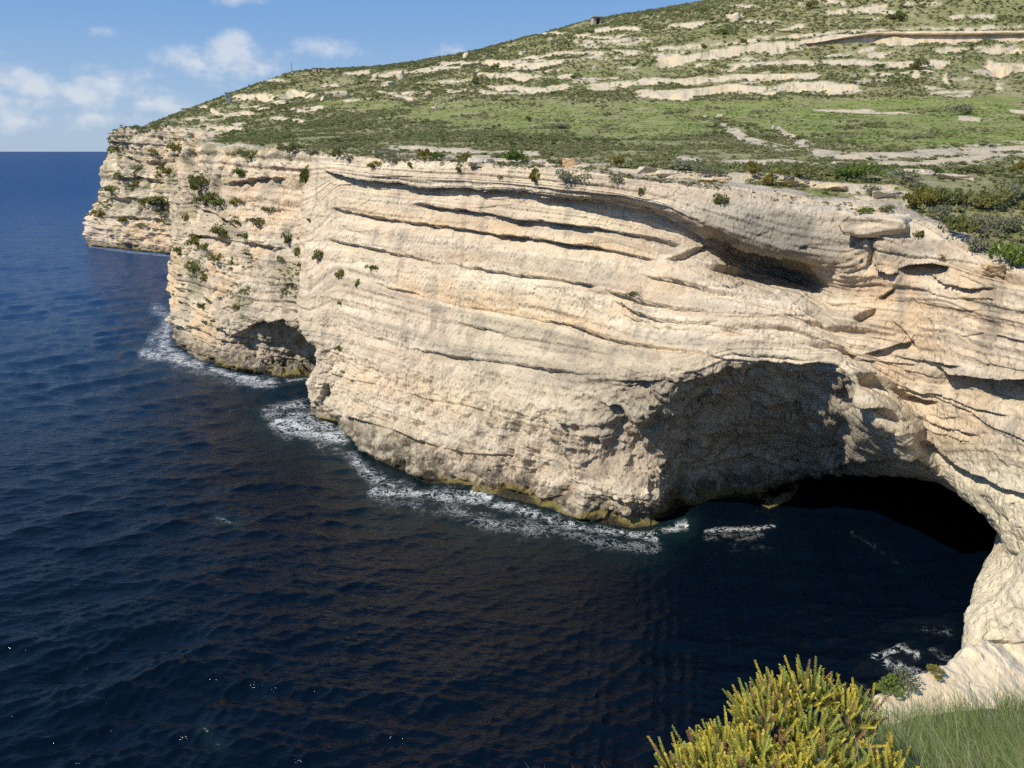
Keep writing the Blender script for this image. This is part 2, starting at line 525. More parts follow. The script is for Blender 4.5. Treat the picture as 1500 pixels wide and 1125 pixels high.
def hill_controls():
    pts = []
    for p in K_COAST[:, 9]:
        pts.append((p[0], p[1], p[2] - 0.15))
    for q in [(560, 222, 185), (700, 221, 180), (850, 224, 160), (1000, 226, 150), (1150, 240, 128), (1300, 262, 112), (1420, 300, 98), (1500, 330, 92),
              (1180, 225, 150), (1350, 232, 140), (1500, 238, 135),
              (380, 206, 240), (450, 200, 265), (560, 200, 250), (700, 196, 245), (850, 198, 225), (1000, 195, 220), (1300, 192, 210), (1500, 190, 205),
              (230, 187, 470), (300, 192, 350), (360, 185, 400), (450, 172, 390), (560, 165, 370), (700, 155, 345), (850, 152, 330), (1000, 152, 310), (1200, 146, 300), (1500, 142, 285),
              (300, 168, 520), (245, 176, 545), (300, 152, 600), (350, 134, 625), (400, 150, 500), (520, 135, 480), (700, 118, 430), (850, 112, 400), (1000, 108, 380), (1200, 92, 365), (1500, 85, 345),
              (450, 122, 570), (560, 112, 560), (720, 85, 510), (880, 60, 470), (1050, 45, 440), (1250, 30, 430), (1500, 20, 410),
              # skyline
              (190, 187, 500), (215, 183, 530), (245, 172, 560), (270, 162, 590), (330, 141, 620), (380, 122, 640), (430, 105, 650), (480, 101, 650), (520, 101, 650),
              (560, 97, 645), (650, 85, 630), (760, 58, 610), (870, 28, 585), (960, 15, 565), (1050, 2, 545), (1150, -22, 530), (1300, -60, 510), (1500, -110, 490), (1800, -180, 470), (2200, -200, 430),
              (1800, 240, 130), (1800, 150, 260), (1800, 60, 360), (2200, 240, 110)]:
        pts.append(at(*q))
    # the ground falls away behind the skyline
    for q in [(215, 206, 700), (330, 165, 780), (430, 133, 800), (520, 126, 800), (650, 110, 790), (870, 60, 760), (1050, 30, 720), (1300, -20, 690), (1500, -70, 670), (1900, -120, 640)]:
        pts.append(at(*q))
    return np.array(pts)


HC = hill_controls()


def tps_fit(C, unit=100.0, soft=0.002):
    n = len(C)
    xy = C[:, :2] / unit
    r = np.linalg.norm(xy[:, None] - xy[None], axis=-1)
    A = np.zeros((n + 3, n + 3))
    A[:n, :n] = r + np.eye(n) * soft
    A[:n, n] = 1; A[:n, n + 1:] = xy; A[n, :n] = 1; A[n + 1:, :n] = xy.T
    w = np.linalg.solve(A, np.concatenate([C[:, 2], np.zeros(3)]))
    return xy, w


TXY, TW = tps_fit(HC)


def hill_z(X, Y):
    q = np.stack([X, Y], -1).reshape(-1, 2) / 100.0
    out = np.empty(len(q))
    for s in range(0, len(q), 60000):
        c = q[s:s + 60000]
        r = np.sqrt((c[:, None, 0] - TXY[None, :, 0]) ** 2 + (c[:, None, 1] - TXY[None, :, 1]) ** 2)
        out[s:s + 60000] = r @ TW[:-3] + TW[-3] + c @ TW[-2:]
    return out.reshape(X.shape)


K_COAST[:, 10, 2] = hill_z(K_COAST[:, 10, 0], K_COAST[:, 10, 1]) - 1.1


def build_cliff():
    K = K_COAST                                          # (stations, 11, 3)
    qx, qy = project(K)
    nu = []
    for i in range(len(K) - 1):
        L = np.median(np.hypot(qx[i + 1] - qx[i], qy[i + 1] - qy[i])[2:10])
        nu.append(int(np.clip(L * 0.80, 8, 110)))
    for i in (0, 1, 2):
        nu[i] = 8
    for i in range(len(K) - 4, len(K) - 1):
        nu[i] = 22
    nv = [3, 44, 56, 66, 66, 84, 60, 34, 40, 8]
    S, pu = pchip(K, nu)                                 # along the coast
    S = np.swapaxes(S, 0, 1)
    S, pv = pchip(S, nv)                                 # up the face
    S = np.swapaxes(S, 0, 1)                             # (U, V, 3)
    U, Vn = S.shape[:2]
    # coarse outward normal
    du = np.gradient(S, axis=0); dv = np.gradient(S, axis=1)
    N = np.cross(du, dv); N /= np.linalg.norm(N, axis=-1, keepdims=True) + 1e-9
    # smooth the normals over neighbours so displaced ledges do not cross
    for _ in range(6):
        N[1:-1] = (N[:-2] + 2 * N[1:-1] + N[2:]) / 4
        N[:, 1:-1] = (N[:, :-2] + 2 * N[:, 1:-1] + N[:, 2:]) / 4
    N /= np.linalg.norm(N, axis=-1, keepdims=True) + 1e-9
    P = S.reshape(-1, 3); N = N.reshape(-1, 3)
    u = np.repeat(pu, Vn); v = np.tile(pv, U)
    qx, qy = project(P)
    inside = sstep(v, 0.9, 1.15) * (1 - 0.75 * sstep(v, 9.0, 9.6))   # quiet on the sea bed and on the plateau
    disp = np.zeros(len(P))
    # big masses, blocks, joints
    lower = sstep(v, 5.0, 3.4)
    roof = sstep(u, 21.6, 22.6) * sstep(u, 28.9, 28.3) * sstep(v, 4.05, 3.7)                # ceiling of the recess and the cave
    leg = sstep(u, 28.2, 28.8) * sstep(v, 4.8, 4.0)                                        # smooth leg of the arch
    rib = sstep(u, 25.0, 26.0) * sstep(u, 28.9, 28.3) * sstep(v, 4.05, 3.7)                 # where the ceiling runs out into the arch
    calm = (1 - 0.55 * roof) * (1 - 0.7 * leg) * (1 - 0.8 * rib)
    lump = sstep(v, 4.4, 3.1)
    disp += roof * (1 - rib) * (1.1 * fbm(P, 1 / 9.0, 3, 7) + .5 * cells(P, 1 / 4.2, 8))
    disp += (0.5 + 0.8 * lump) * calm * fbm(P, 1 / 26.0, 2, 3)
    disp += (0.26 + 0.50 * lump) * calm * fbm(P, 1 / 8.0, 3, 5)
    disp += (0.05 + 0.36 * lump * calm) * cells(P * np.array([1, 1, 1.5]), 1 / 3.4, 11)
    disp += (0.04 + 0.20 * lump * calm) * cells(P * np.array([1, 1, 1.3]), 1 / 1.5, 15)
    disp += (0.14 + 0.10 * sstep(u, 21, 24)) * (1 - .8 * leg) * (1 - lump) * cells(P * np.array([.16, .16, 1.25]) + 3, 1 / 1.6, 19)
    lower = lower * calm                                               # the rough, pitted lower half
    rough = vnoise(P, 1 / 2.2, 9)
    disp += (0.15 + 0.16 * lower + 0.36 * lump * calm) * fbm(P * np.array([1, 1, .7]), 1 / 2.4, 3, 21, 0.65)
    # honeycomb hollows
    Pt = P * np.array([1, 1, 0.55])                                    # drawn out downwards by run-off
    pit = np.maximum(0, vnoise(Pt, 1 / 1.2, 33) - 0.18) + 0.8 * np.maximum(0, vnoise(Pt, 1 / 0.7, 35) - 0.22)
    rugged = np.clip(0.75 + 0.9 * fbm(P, 1 / 11.0, 2, 37), 0.15, 1.6)
    disp -= (0.12 + 0.55 * lower + 0.35 * lump * calm) * pit * rugged
    nose = np.exp(-(((qx - 850) / 210) ** 2 + ((qy - 660) / 95) ** 2))       # broken buttress beside the cave
    disp += nose * (1.7 * fbm(P, 1 / 6.5, 3, 38, 0.55) - 0.9 * np.maximum(0, vnoise(P, 1 / 2.3, 39)))
    disp += (lump * calm * 0.45) * fbm(P, 1 / 4.5, 2, 40)
    # bedding: steps that follow the beds (rows) with a slow wander along the coast
    warp = 0.035 * fbm(P, 1 / 18.0, 2, 41)
    strat = v + warp
    B = np.stack([strat * 5.5, u * 0.16, np.zeros_like(u)], -1)
    bed = vnoise(B, 1.0, 51)
    B2 = np.stack([strat * 17.0, u * 0.30, np.zeros_like(u) + 9], -1)
    bed2 = vnoise(B2, 1.0, 53)
    sheet = 1 - .62 * sstep(u, 26.2, 27.8)                             # the right-hand wall is a smooth sheet
    amp_bed = sheet * (1 - .75 * leg) * (1 - .6 * roof) * (0.20 + 0.16 * sstep(u, 21, 24) + 0.34 * (1 - sstep(u, 13, 15))) * (0.6 + 0.8 * sstep(vnoise(P, 1 / 14.0, 43), -.3, .5))
    disp += amp_bed * np.sign(bed) * np.abs(bed) ** 0.7 * 0.8 + sheet * (1 - .85 * roof) * (1 - .7 * leg) * (0.13 + 0.12 * sstep(u, 21, 24)) * bed2
    # headlands with broken, ledgy faces
    ledgy = 1 - sstep(u, 12.5, 15.0)
    disp += ledgy * 1.3 * fbm(P * np.array([1, 1, 1.6]), 1 / 9.0, 3, 61)
    far = 1 - sstep(u, 7.0, 8.5)
    disp += ledgy * .45 * cells(P * np.array([1, 1, 1.3]), 1 / 3.2, 63) - ledgy * .9 * np.maximum(0, vnoise(P * np.array([1, 1, .7]), 1 / 3.6, 65) - .2)
    disp += far * 2.0 * fbm(P * np.array([1, 1, 1.8]), 1 / 16.0, 3, 67)
    disp -= far * 2.2 * np.maximum(0, vnoise(P * np.array([1, 1, .25]), 1 / 9.0, 69) - .15)
    jag = fbm(P, 1 / 4.5, 2, 71)
    # shape of single ledges, cracks and hollows: points, lip out, hollow in (m), reach above / below (px)
    strokes = [
        ([(470, 249), (560, 263), (668, 271), (767, 280), (860, 290), (955, 311), (1020, 334), (1052, 350)], 0.6, 1.5, 14, 12),
        ([(600, 299), (612, 297), (660, 306), (710, 312), (760, 322), (820, 327), (900, 338), (960, 349), (1003, 359)], 0.4, 1.5, 14, 10),
        ([(480, 303), (545, 318), (600, 325), (667, 334), (767, 348), (860, 360), (967, 380)], 0.4, 1.3, 16, 7),
        ([(967, 380), (1000, 374), (1050, 352)], 0.3, 1.2, 8, 8),
        ([(470, 349), (560, 367), (633, 383), (700, 394), (767, 404), (883, 421)], 0.35, 0.9, 14, 7),
        ([(545, 414), (610, 431), (667, 446), (767, 464), (833, 476), (867, 488), (900, 497), (933, 503), (1033, 518), (1076, 528)], 0.2, 1.5, 18, 6),
        ([(610, 431), (667, 446), (767, 464), (833, 474), (880, 470)], -0.9, 0.0, 26, 4),
        ([(533, 487), (600, 510), (660, 522), (720, 528), (800, 541), (900, 552)], 0.1, 1.0, 12, 12),
        ([(660, 470), (740, 490), (830, 505), (900, 520)], 0.1, 0.6, 8, 8),
        ([(480, 545), (560, 566), (640, 585), (720, 600)], 0.2, 0.5, 16, 10),
        ([(490, 604), (545, 620), (600, 640), (648, 654)], 0.5, 1.3, 14, 22),
        ([(640, 655), (690, 662), (750, 668)], 0.3, 0.5, 14, 14),
        ([(818, 690), (822, 650), (832, 615), (850, 590)], 0.0, -1.8, 6, 45),
        ([(830, 690), (900, 694), (960, 688), (1000, 680)], 0.4, -1.6, 12, 28),
        ([(870, 585), (905, 600), (930, 630), (950, 670)], 1.0, 2.0, 20, 40),
        ([(476, 612), (470, 585), (476, 562), (488, 560)], 0.3, 3.0, 10, 15),
        ([(520, 668), (560, 690), (620, 712)], 0.0, 1.0, 8, 8),
        # crossing beds right of the face
        ([(885, 424), (940, 440), (1000, 452), (1045, 458)], 0.7, 1.5, 12, 10),
        ([(890, 436), (950, 465), (1010, 474), (1060, 470)], 0.5, 1.8, 10, 9),
        ([(900, 455), (960, 478), (1030, 486)], 0.3, 1.0, 8, 7),
        ([(933, 400), (990, 412), (1050, 428), (1115, 436)], 0.6, 1.2, 12, 8),
        ([(1025, 386), (1080, 397), (1110, 401)], 0.4, 1.0, 10, 7),
        ([(1050, 480), (1130, 497), (1200, 511), (1262, 521)], 0.7, 1.7, 13, 10),
        ([(1080, 440), (1150, 461), (1210, 478), (1290, 486)], 0.6, 1.3, 13, 8),
        ([(1110, 438), (1170, 452), (1212, 462)], 0.4, 1.0, 10, 7),
        ([(1020, 470), (1090, 486), (1180, 500)], 0.3, 0.9, 9, 7),
        ([(1262, 518), (1300, 510), (1345, 497)], 0.6, 3.2, 14, 20),
        ([(1245, 546), (1300, 566), (1372, 591)], 0.8, 3.0, 14, 14),
        ([(1238, 580), (1290, 605), (1330, 620)], 0.6, 2.4, 10, 10),
        ([(1370, 533), (1400, 546), (1450, 555), (1520, 556)], 0.9, 4.0, 14, 34),
        ([(1340, 640), (1370, 655), (1420, 690), (1470, 715), (1520, 728)], 0.4, 2.0, 16, 11),
        ([(1290, 560), (1360, 575), (1430, 600), (1480, 612)], 0.3, .7, 10, 8),
        ([(1320, 600), (1380, 625), (1440, 640)], 0.3, .7, 10, 8),
        ([(1300, 520), (1360, 528), (1420, 535)], 0.4, 1.2, 10, 8),
        # below the right-hand rim
        ([(1268, 402), (1273, 365), (1270, 338)], 0.0, 1.8, 4, 9),
        ([(1312, 398), (1335, 388), (1368, 387), (1390, 392)], 0.8, 3.4, 12, 18),
        ([(1268, 383), (1300, 398), (1320, 402)], 0.5, 1.4, 10, 8),
        ([(1346, 404), (1385, 415), (1425, 424), (1460, 423)], 0.5, 1.1, 14, 9),
        ([(1455, 398), (1485, 402), (1520, 408)], 0.7, 3.2, 10, 13),
        ([(1283, 440), (1312, 421)], 0.5, 2.0, 8, 8),
        ([(1248, 470), (1286, 452)], 0.6, 2.4, 8, 10),
        ([(1300, 465), (1320, 480), (1340, 500), (1350, 520)], 0.6, 1.8, 10, 9),
        ([(1150, 395), (1200, 418), (1250, 424)], 0.0, 0.8, 8, 8),
        ([(1055, 352), (1110, 366), (1170, 380), (1210, 388), (1240, 384)], 0.5, 1.0, 10, 22),
        # over the cave mouth
        ([(1000, 694), (1060, 672), (1100, 668), (1160, 690), (1200, 694), (1250, 674), (1350, 668)], 0.8, 2.5, 14, 16),
        ([(1130, 715), (1165, 702), (1220, 700), (1300, 697), (1350, 700)], 0.5, 2.2, 10, 14),
        ([(985, 690), (1005, 660), (1010, 625), (998, 590)], 0.4, 2.4, 8, 14),
        ([(1078, 528), (1130, 528), (1190, 530), (1240, 536)], 1.0, 1.6, 14, 22),
        ([(850, 556), (920, 560), (1000, 560), (1075, 532)], 0.7, 1.6, 12, 16),
        # middle headland
        ([(322, 496), (350, 489), (380, 471), (418, 466), (448, 486), (466, 520)], 0.8, 3.2, 12, 40),
        ([(280, 462), (320, 480), (350, 496), (400, 504), (440, 508)], 0.6, 1.6, 12, 9),
        ([(270, 470), (300, 488), (340, 506), (390, 515)], 0.3, 0.9, 8, 6),
        ([(274, 262), (272, 240), (276, 216)], 0.6, 3.5, 6, 12),
        ([(255, 345), (300, 345), (340, 352), (420, 365)], 0.5, 1.3, 9, 8),
        ([(280, 300), (330, 320), (360, 345)], 0.6, 1.6, 8, 8),
        ([(320, 270), (370, 262), (430, 258)], 0.5, 1.5, 8, 8),
        ([(455, 250), (440, 275), (438, 320)], 0.0, 1.6, 6, 8),
        # far headland
        ([(165, 224), (200, 234), (250, 240)], 1.0, 3.0, 8, 8),
        ([(150, 292), (190, 290), (250, 300)], 1.5, 2.5, 8, 7),
        ([(130, 318), (190, 316), (250, 324)], 1.5, 2.5, 6, 6),
        ([(155, 262), (200, 258), (250, 270)], 1.5, 2.5, 8, 7),
    ]
    brk = fbm(P, 1 / 7.5, 2, 73)
    blk = cells(P, 1 / 2.6, 75)
    for pts, lip, rec, wa, wb in strokes:
        rec = rec * .86
        if pts[0][0] > 880 and pts[0][1] > 390 and rec < 3.4:
            lip, rec = lip * .7, rec * .72
        idx, sd, fade = stroke_field(qx, qy, pts, max(wa, wb) * 3.2)
        if not len(idx):
            continue
        s = sd + 1.3 * jag[idx] + 0.6 * rough[idx] + 1.0 * blk[idx]
        k = np.clip(0.82 + 0.75 * brk[idx], 0.12, 1.5)
        tr = sstep(s, -0.9, 0.9)
        up = np.exp(-np.maximum(-s, 0) / wa) * (1 - tr)
        dn = np.exp(-(np.maximum(s, 0) / wb) ** 1.5) * tr
        disp[idx] += fade * k * (lip * up - rec * dn)
    S2 = P + N * (disp * inside)[:, None]
    # the rim: gentle slabs
    S2[:, 2] += 0.35 * sstep(v, 8.6, 9.4) * fbm(P, 1 / 5.0, 3, 81)
    z0 = v < 0.5
    S2[z0, 2] = -5.0
    # ---- colour masks of the stone itself
    def ell(cx, cy, rx, ry, rot=0.0):
        c, s = math.cos(math.radians(rot)), math.sin(math.radians(rot))
        x = (qx - cx) * c + (qy - cy) * s; y = -(qx - cx) * s + (qy - cy) * c
        return np.exp(-((x / rx) ** 2 + (y / ry) ** 2))
    warm = np.zeros(len(P)); grey = np.zeros(len(P)); green = np.zeros(len(P))
    def band(pts, above, below, amt, arr):
        idx, sd, fade = stroke_field(qx, qy, pts, 60)
        if len(idx):
            w = np.where(sd < 0, np.exp(-(sd / above) ** 2), np.exp(-(sd / below) ** 2)) * fade
            arr[idx] = np.maximum(arr[idx], amt * w)
    band([(560, 418), (667, 446), (767, 464), (833, 476), (900, 497)], 24, 2, 0.62, warm)
    band([(520, 312), (667, 334), (767, 348), (860, 360), (967, 380)], 14, 2, 0.5, warm)
    band([(640, 372), (767, 398), (860, 412)], 12, 4, 0.3, warm)
    band([(500, 545), (600, 570), (700, 590)], 14, 14, 0.25, warm)
    for e in ((1290, 430, 60, 45, 25, .75), (1180, 395, 25, 16, 0, .9), (1330, 470, 70, 40, 20, .75), (1430, 450, 80, 70, 0, .5),
              (1060, 395, 30, 12, 0, .5), (960, 425, 50, 20, 0, .35), (1320, 560, 80, 40, 30, .45), (1420, 620, 90, 50, 25, .40),
              (1440, 800, 60, 120, 0, .18), (1395, 950, 25, 30, 0, .9), (930, 745, 30, 10, 0, .7), (825, 720, 12, 10, 0, .8),
              (230, 235, 40, 30, 0, .45), (300, 300, 60, 60, 0, .25), (420, 260, 40, 20, 0, .4)):
        warm = np.maximum(warm, e[5] * ell(*e[:5]))
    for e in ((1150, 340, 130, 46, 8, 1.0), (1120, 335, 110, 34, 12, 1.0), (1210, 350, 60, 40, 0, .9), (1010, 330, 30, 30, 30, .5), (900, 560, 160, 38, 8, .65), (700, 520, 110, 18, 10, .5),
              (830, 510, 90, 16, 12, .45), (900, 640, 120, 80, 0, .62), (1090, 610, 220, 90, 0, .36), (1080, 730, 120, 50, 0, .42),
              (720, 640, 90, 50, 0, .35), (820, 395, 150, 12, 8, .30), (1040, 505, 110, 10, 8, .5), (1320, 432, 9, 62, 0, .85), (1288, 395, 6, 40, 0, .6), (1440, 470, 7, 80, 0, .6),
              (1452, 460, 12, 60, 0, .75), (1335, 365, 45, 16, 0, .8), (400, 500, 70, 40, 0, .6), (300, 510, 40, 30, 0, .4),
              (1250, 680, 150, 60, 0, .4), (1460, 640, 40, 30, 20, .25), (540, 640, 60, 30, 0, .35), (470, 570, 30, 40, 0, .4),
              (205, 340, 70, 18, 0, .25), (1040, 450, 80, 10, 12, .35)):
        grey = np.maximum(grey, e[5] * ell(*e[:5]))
    for e in ((205, 260, 60, 45, 0, .5), (200, 300, 55, 14, 0, .6), (290, 300, 40, 50, 40, .45), (280, 390, 30, 40, 0, .4),
              (330, 220, 120, 16, 0, .55), (430, 400, 20, 40, 0, .35), (260, 225, 40, 22, 0, .5)):
        green = np.maximum(green, e[5] * ell(*e[:5]))
    pat = fbm(P * np.array([1, 1, 1.4]), 1 / 13.0, 3, 83)
    warm = np.maximum(warm, ledgy * .55 * sstep(pat, -.1, .5)); grey = np.maximum(grey, ledgy * .50 * sstep(-pat, -.15, .45))
    green = np.maximum(green, (ledgy * .45 + far * .3) * sstep(fbm(P * np.array([1, 1, 1.6]), 1 / 9.0, 3, 85), .05, .6) * sstep(v, 2.4, 4.0))
    rim = sstep(v, 8.5, 9.3)
    grey = np.maximum(grey, 0.45 * rim)
    b3 = vnoise(np.stack([strat * 9.0, u * 0.20, np.zeros_like(u) + 4], -1), 1.0, 57) + 0.7 * vnoise(np.stack([strat * 23.0, u * 0.35, np.zeros_like(u) + 7], -1), 1.0, 59)
    face = (1 - roof) * (1 - .6 * lump) * (1 - .7 * leg)
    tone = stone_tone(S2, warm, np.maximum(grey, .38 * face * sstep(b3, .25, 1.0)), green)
    tone = mixc(tone, .72 * leg, (0.74, 0.675, 0.50))
    tone *= (1 + .085 * np.clip(-b3, -1, 1) * face)[:, None]
    attrs = {'tone': tone}
    # ---- three objects that share their seams
    iu = np.searchsorted(pu, [SPLIT_A, SPLIT_B])
    spans = [('far_headland', 0, iu[0] + 1, 'pale cliff of the far headland rising from the sea'),
             ('middle_headland', iu[0], iu[1] + 1, 'shrubby cliff of the middle headland with a low sea cave'),
             ('sea_cliff', iu[1], U, 'long bedded limestone cliff with the arched sea cave')]
    S3 = S2.reshape(U, Vn, 3)
    for nm, a, b, lab in spans:
        V = S3[a:b].reshape(-1, 3)
        at_ = {k: w.reshape(U, Vn, 3)[a:b].reshape(-1, 3) for k, w in attrs.items()}
        me = np_mesh(nm, V, grid_faces(b - a, Vn, flip=False), at_)
        link(nm, me, MAT_ROCK, label=lab, kind='structure')
    return S3, pu, pv


CLIFF, PU, PV = build_cliff()

# ------------------------------------------------------------------ plateau and hill
def in_poly(x, y, poly):
    ins = np.zeros(x.shape, bool)
    n = len(poly)
    for i in range(n):
        x0, y0 = poly[i]; x1, y1 = poly[(i + 1) % n]
        if y0 == y1:
            continue
        c = ((y0 > y) != (y1 > y)) & (x < (x1 - x0) * (y - y0) / (y1 - y0) + x0)
        ins ^= c
    return ins


def hill_material():
    m, g, p = new_mat('hillside_turf')
    pos = g.new('ShaderNodeNewGeometry').outputs['Position']
    fine = g.noise(pos, 1.5, 5, 0.72)
    c = g.new('ShaderNodeAttribute', attribute_name='tone').outputs['Color']
    c = g.mix(g.math('MULTIPLY', g.step(fine, 0.52, 0.70), 0.6), c, g.mul(1.0, c, (0.45, 0.45, 0.42)))
    c = g.mix(g.math('MULTIPLY', g.step(fine, 0.46, 0.28), 0.45), c, g.mix(0.4, c, (0.42, 0.38, 0.24)))
    g.l.new(c, p.inputs['Base Color'])
    bp = g.new('ShaderNodeBump'); bp.inputs['Strength'].default_value = 1.0; bp.inputs['Distance'].default_value = 0.5
    g.l.new(fine, bp.inputs['Height']); g.l.new(bp.outputs[0], p.inputs['Normal'])
    return m


def hill_tone(P, rock, pale, lush):
    h = lambda x: 0.5 + 0.5 * x
    big = h(fbm(P, .035, 3, 301)); med = h(fbm(P, .22, 4, 303, .62)); sm = h(fbm(P, .75, 3, 305, .65))
    n = len(P)
    c = np.tile(np.array([[0.215, 0.205, 0.085]]), (n, 1))
    c = mixc(c, sstep(med, .35, .70), (0.29, 0.27, 0.145))
    c = mixc(c, sstep(big, .45, .7) * .6, (0.175, 0.195, 0.065))
    c = mixc(c, sstep(sm, .56, .8) * .6, (0.33, 0.30, 0.19))
    lc = mixc(np.tile(np.array([[0.155, 0.215, 0.042]]), (n, 1)), sstep(med, .3, .75), (0.25, 0.26, 0.085))
    c = c * (1 - lush[:, None]) + lc * lush[:, None]
    r = np.tile(np.array([[0.44, 0.385, 0.30]]), (n, 1))
    r = mixc(r, sstep(med, .35, .65), (0.56, 0.47, 0.35))
    r = mixc(r, pale, (0.56, 0.485, 0.36))
    r = mixc(r, pale * sstep(med, .5, .75), (0.62, 0.49, 0.30))
    r = mixc(r, sstep(sm, .58, .8) * .7, (0.25, 0.235, 0.17))
    rk = rock + .8 * (sm - .5) + 1.15 * (med - .5)
    return c + (r - c) * sstep(rk, .38, .58)[:, None], rk


# outcrops and terraces of the slope: points, drop (m), reach below (px), band above / below in rock (px), paleness
SCARPS = [
    ([(955, 88), (1000, 86), (1040, 78), (1100, 69), (1180, 61), (1250, 55), (1320, 53), (1400, 51), (1520, 48)], 4.5, 13, 2, 12, 1.0),
    ([(950, 76), (1060, 66), (1150, 56), (1290, 44), (1400, 43), (1520, 40)], 1.5, 5, 1, 4, .7),
    ([(700, 88), (735, 93), (775, 96), (820, 92), (832, 88)], 3.0, 9, 2, 9, 1.0),
    ([(690, 107), (740, 111), (800, 110)], 2.0, 8, 1, 8, .8),
    ([(705, 127), (760, 128), (800, 130), (880, 125), (960, 121), (1010, 118), (1080, 111), (1150, 112), (1210, 109)], 2.2, 6, 2, 6, .9),
    ([(920, 139), (1000, 136), (1060, 128), (1120, 127), (1165, 122), (1210, 126), (1270, 128)], 2.6, 8, 2, 8, 1.0),
    ([(1060, 96), (1120, 92), (1180, 90), (1240, 92), (1320, 95), (1400, 92)], 1.8, 6, 2, 6, .8),
    ([(1360, 75), (1400, 73), (1440, 70), (1520, 66)], 2.2, 8, 1, 8, .9),
    ([(720, 118), (640, 120), (600, 124)], 1.2, 4, 1, 4, .5),
    ([(1440, 80), (1455, 96), (1470, 102), (1520, 98)], 3.0, 12, 1, 10, .9),
    ([(1380, 108), (1386, 120), (1390, 128)], 1.6, 8, 4, 5, .8),
    ([(1455, 104), (1460, 118), (1462, 132)], 1.8, 8, 5, 6, .8),
    ([(1335, 105), (1345, 115)], 1.5, 8, 3, 5, .8),
    ([(770, 44), (800, 48), (840, 49)], 1.5, 5, 1, 4, .6), ([(860, 44), (900, 42), (945, 44)], 2.2, 6, 1, 6, .8),
    ([(965, 42), (1000, 38), (1045, 35)], 1.8, 6, 1, 5, .7), ([(880, 60), (920, 57), (960, 60)], 1.4, 5, 1, 5, .6),
    ([(1200, 18), (1260, 14), (1330, 20)], 1.6, 6, 1, 5, .5), ([(1160, 8), (1210, 4), (1260, 6)], 1.4, 5, 1, 4, .5),
    ([(1060, 20), (1075, 28), (1090, 22)], 2.0, 8, 3, 7, .6),
    ([(640, 95), (690, 90)], 1.2, 4, 1, 4, .5), ([(560, 108), (620, 103), (680, 100)], 1.0, 4, 1, 4, .5),
    ([(330, 147), (355, 141), (410, 142)], 3.5, 6, 1, 6, 1.0), ([(410, 140), (430, 134), (455, 138)], 4.0, 8, 1, 8, 1.0),
    ([(280, 157), (300, 157), (330, 170), (375, 165)], 2.5, 5, 1, 5, .8), ([(330, 170), (355, 165), (378, 168)], 3.0, 6, 1, 6, .9),
    ([(345, 156), (400, 157)], 1.2, 3, 1, 3, .6), ([(500, 108), (545, 106)], 1.6, 4, 1, 4, .7), ([(420, 162), (470, 160)], 2.0, 6, 1, 5, .6),
    ([(425, 178), (445, 177)], 1.6, 5, 1, 4, .6), ([(380, 118), (420, 119)], 1.2, 3, 1, 3, .5), ([(545, 135), (600, 138), (640, 137)], 1.4, 5, 1, 5, .6),
    ([(200, 184), (215, 178), (222, 180)], 4.0, 8, 2, 7, .8), ([(260, 172), (310, 176), (345, 172)], 1.2, 4, 1, 3, .5),
    # low ledges just behind the rim
    ([(640, 229), (700, 232), (760, 236), (840, 240), (900, 244)], 1.0, 5, 3, 6, .45),
    ([(880, 246), (960, 252), (1050, 260), (1140, 262), (1240, 272), (1320, 276)], 0.9, 6, 2, 6, .55),
    ([(980, 232), (1060, 236), (1140, 238), (1220, 244)], 0.7, 4, 2, 4, .4),
    ([(560, 215), (640, 220), (720, 224), (800, 226)], 0.7, 4, 2, 4, .45),
    ([(1180, 222), (1260, 228), (1340, 228), (1420, 222), (1520, 216)], 0.6, 6, 3, 8, .35),
    ([(1260, 240), (1340, 240), (1420, 234), (1520, 226)], 0.6, 6, 3, 7, .35),
    ([(1400, 172), (1440, 174)], 0.5, 3, 2, 3, .3), ([(1475, 162), (1520, 166)], 0.8, 4, 2, 4, .5),
    ([(1180, 164), (1230, 163), (1290, 164), (1360, 163)], 0.6, 3, 1, 3, .3),
]


_rs = random.Random(3)
for _ in range(75):
    _x = _rs.uniform(560, 1480); _top = max(8.0, 105 - (_x - 560) * 0.19)
    _y = _rs.uniform(_top, 143); _l = _rs.uniform(22, 95); _t = _rs.uniform(-.10, .01)
    _w = _rs.uniform(2.2, 4.2)
    SCARPS.append(([(_x, _y), (_x + _l * .5, _y + _l * .5 * _t + _rs.uniform(-2, 2)), (_x + _l, _y + _l * _t)], _rs.uniform(.5, 1.2), _w, 1, _w, _rs.uniform(.4, .8)))
for _ in range(26):
    _x = _rs.uniform(250, 560); _top = 172 - (_x - 250) * .25
    _y = _rs.uniform(_top + 6, _top + 42); _l = _rs.uniform(16, 50)
    SCARPS.append(([(_x, _y), (_x + _l * .5, _y - 1), (_x + _l, _y - 2)], _rs.uniform(.6, 1.2), 3, 1, 3, _rs.uniform(.4, .8)))


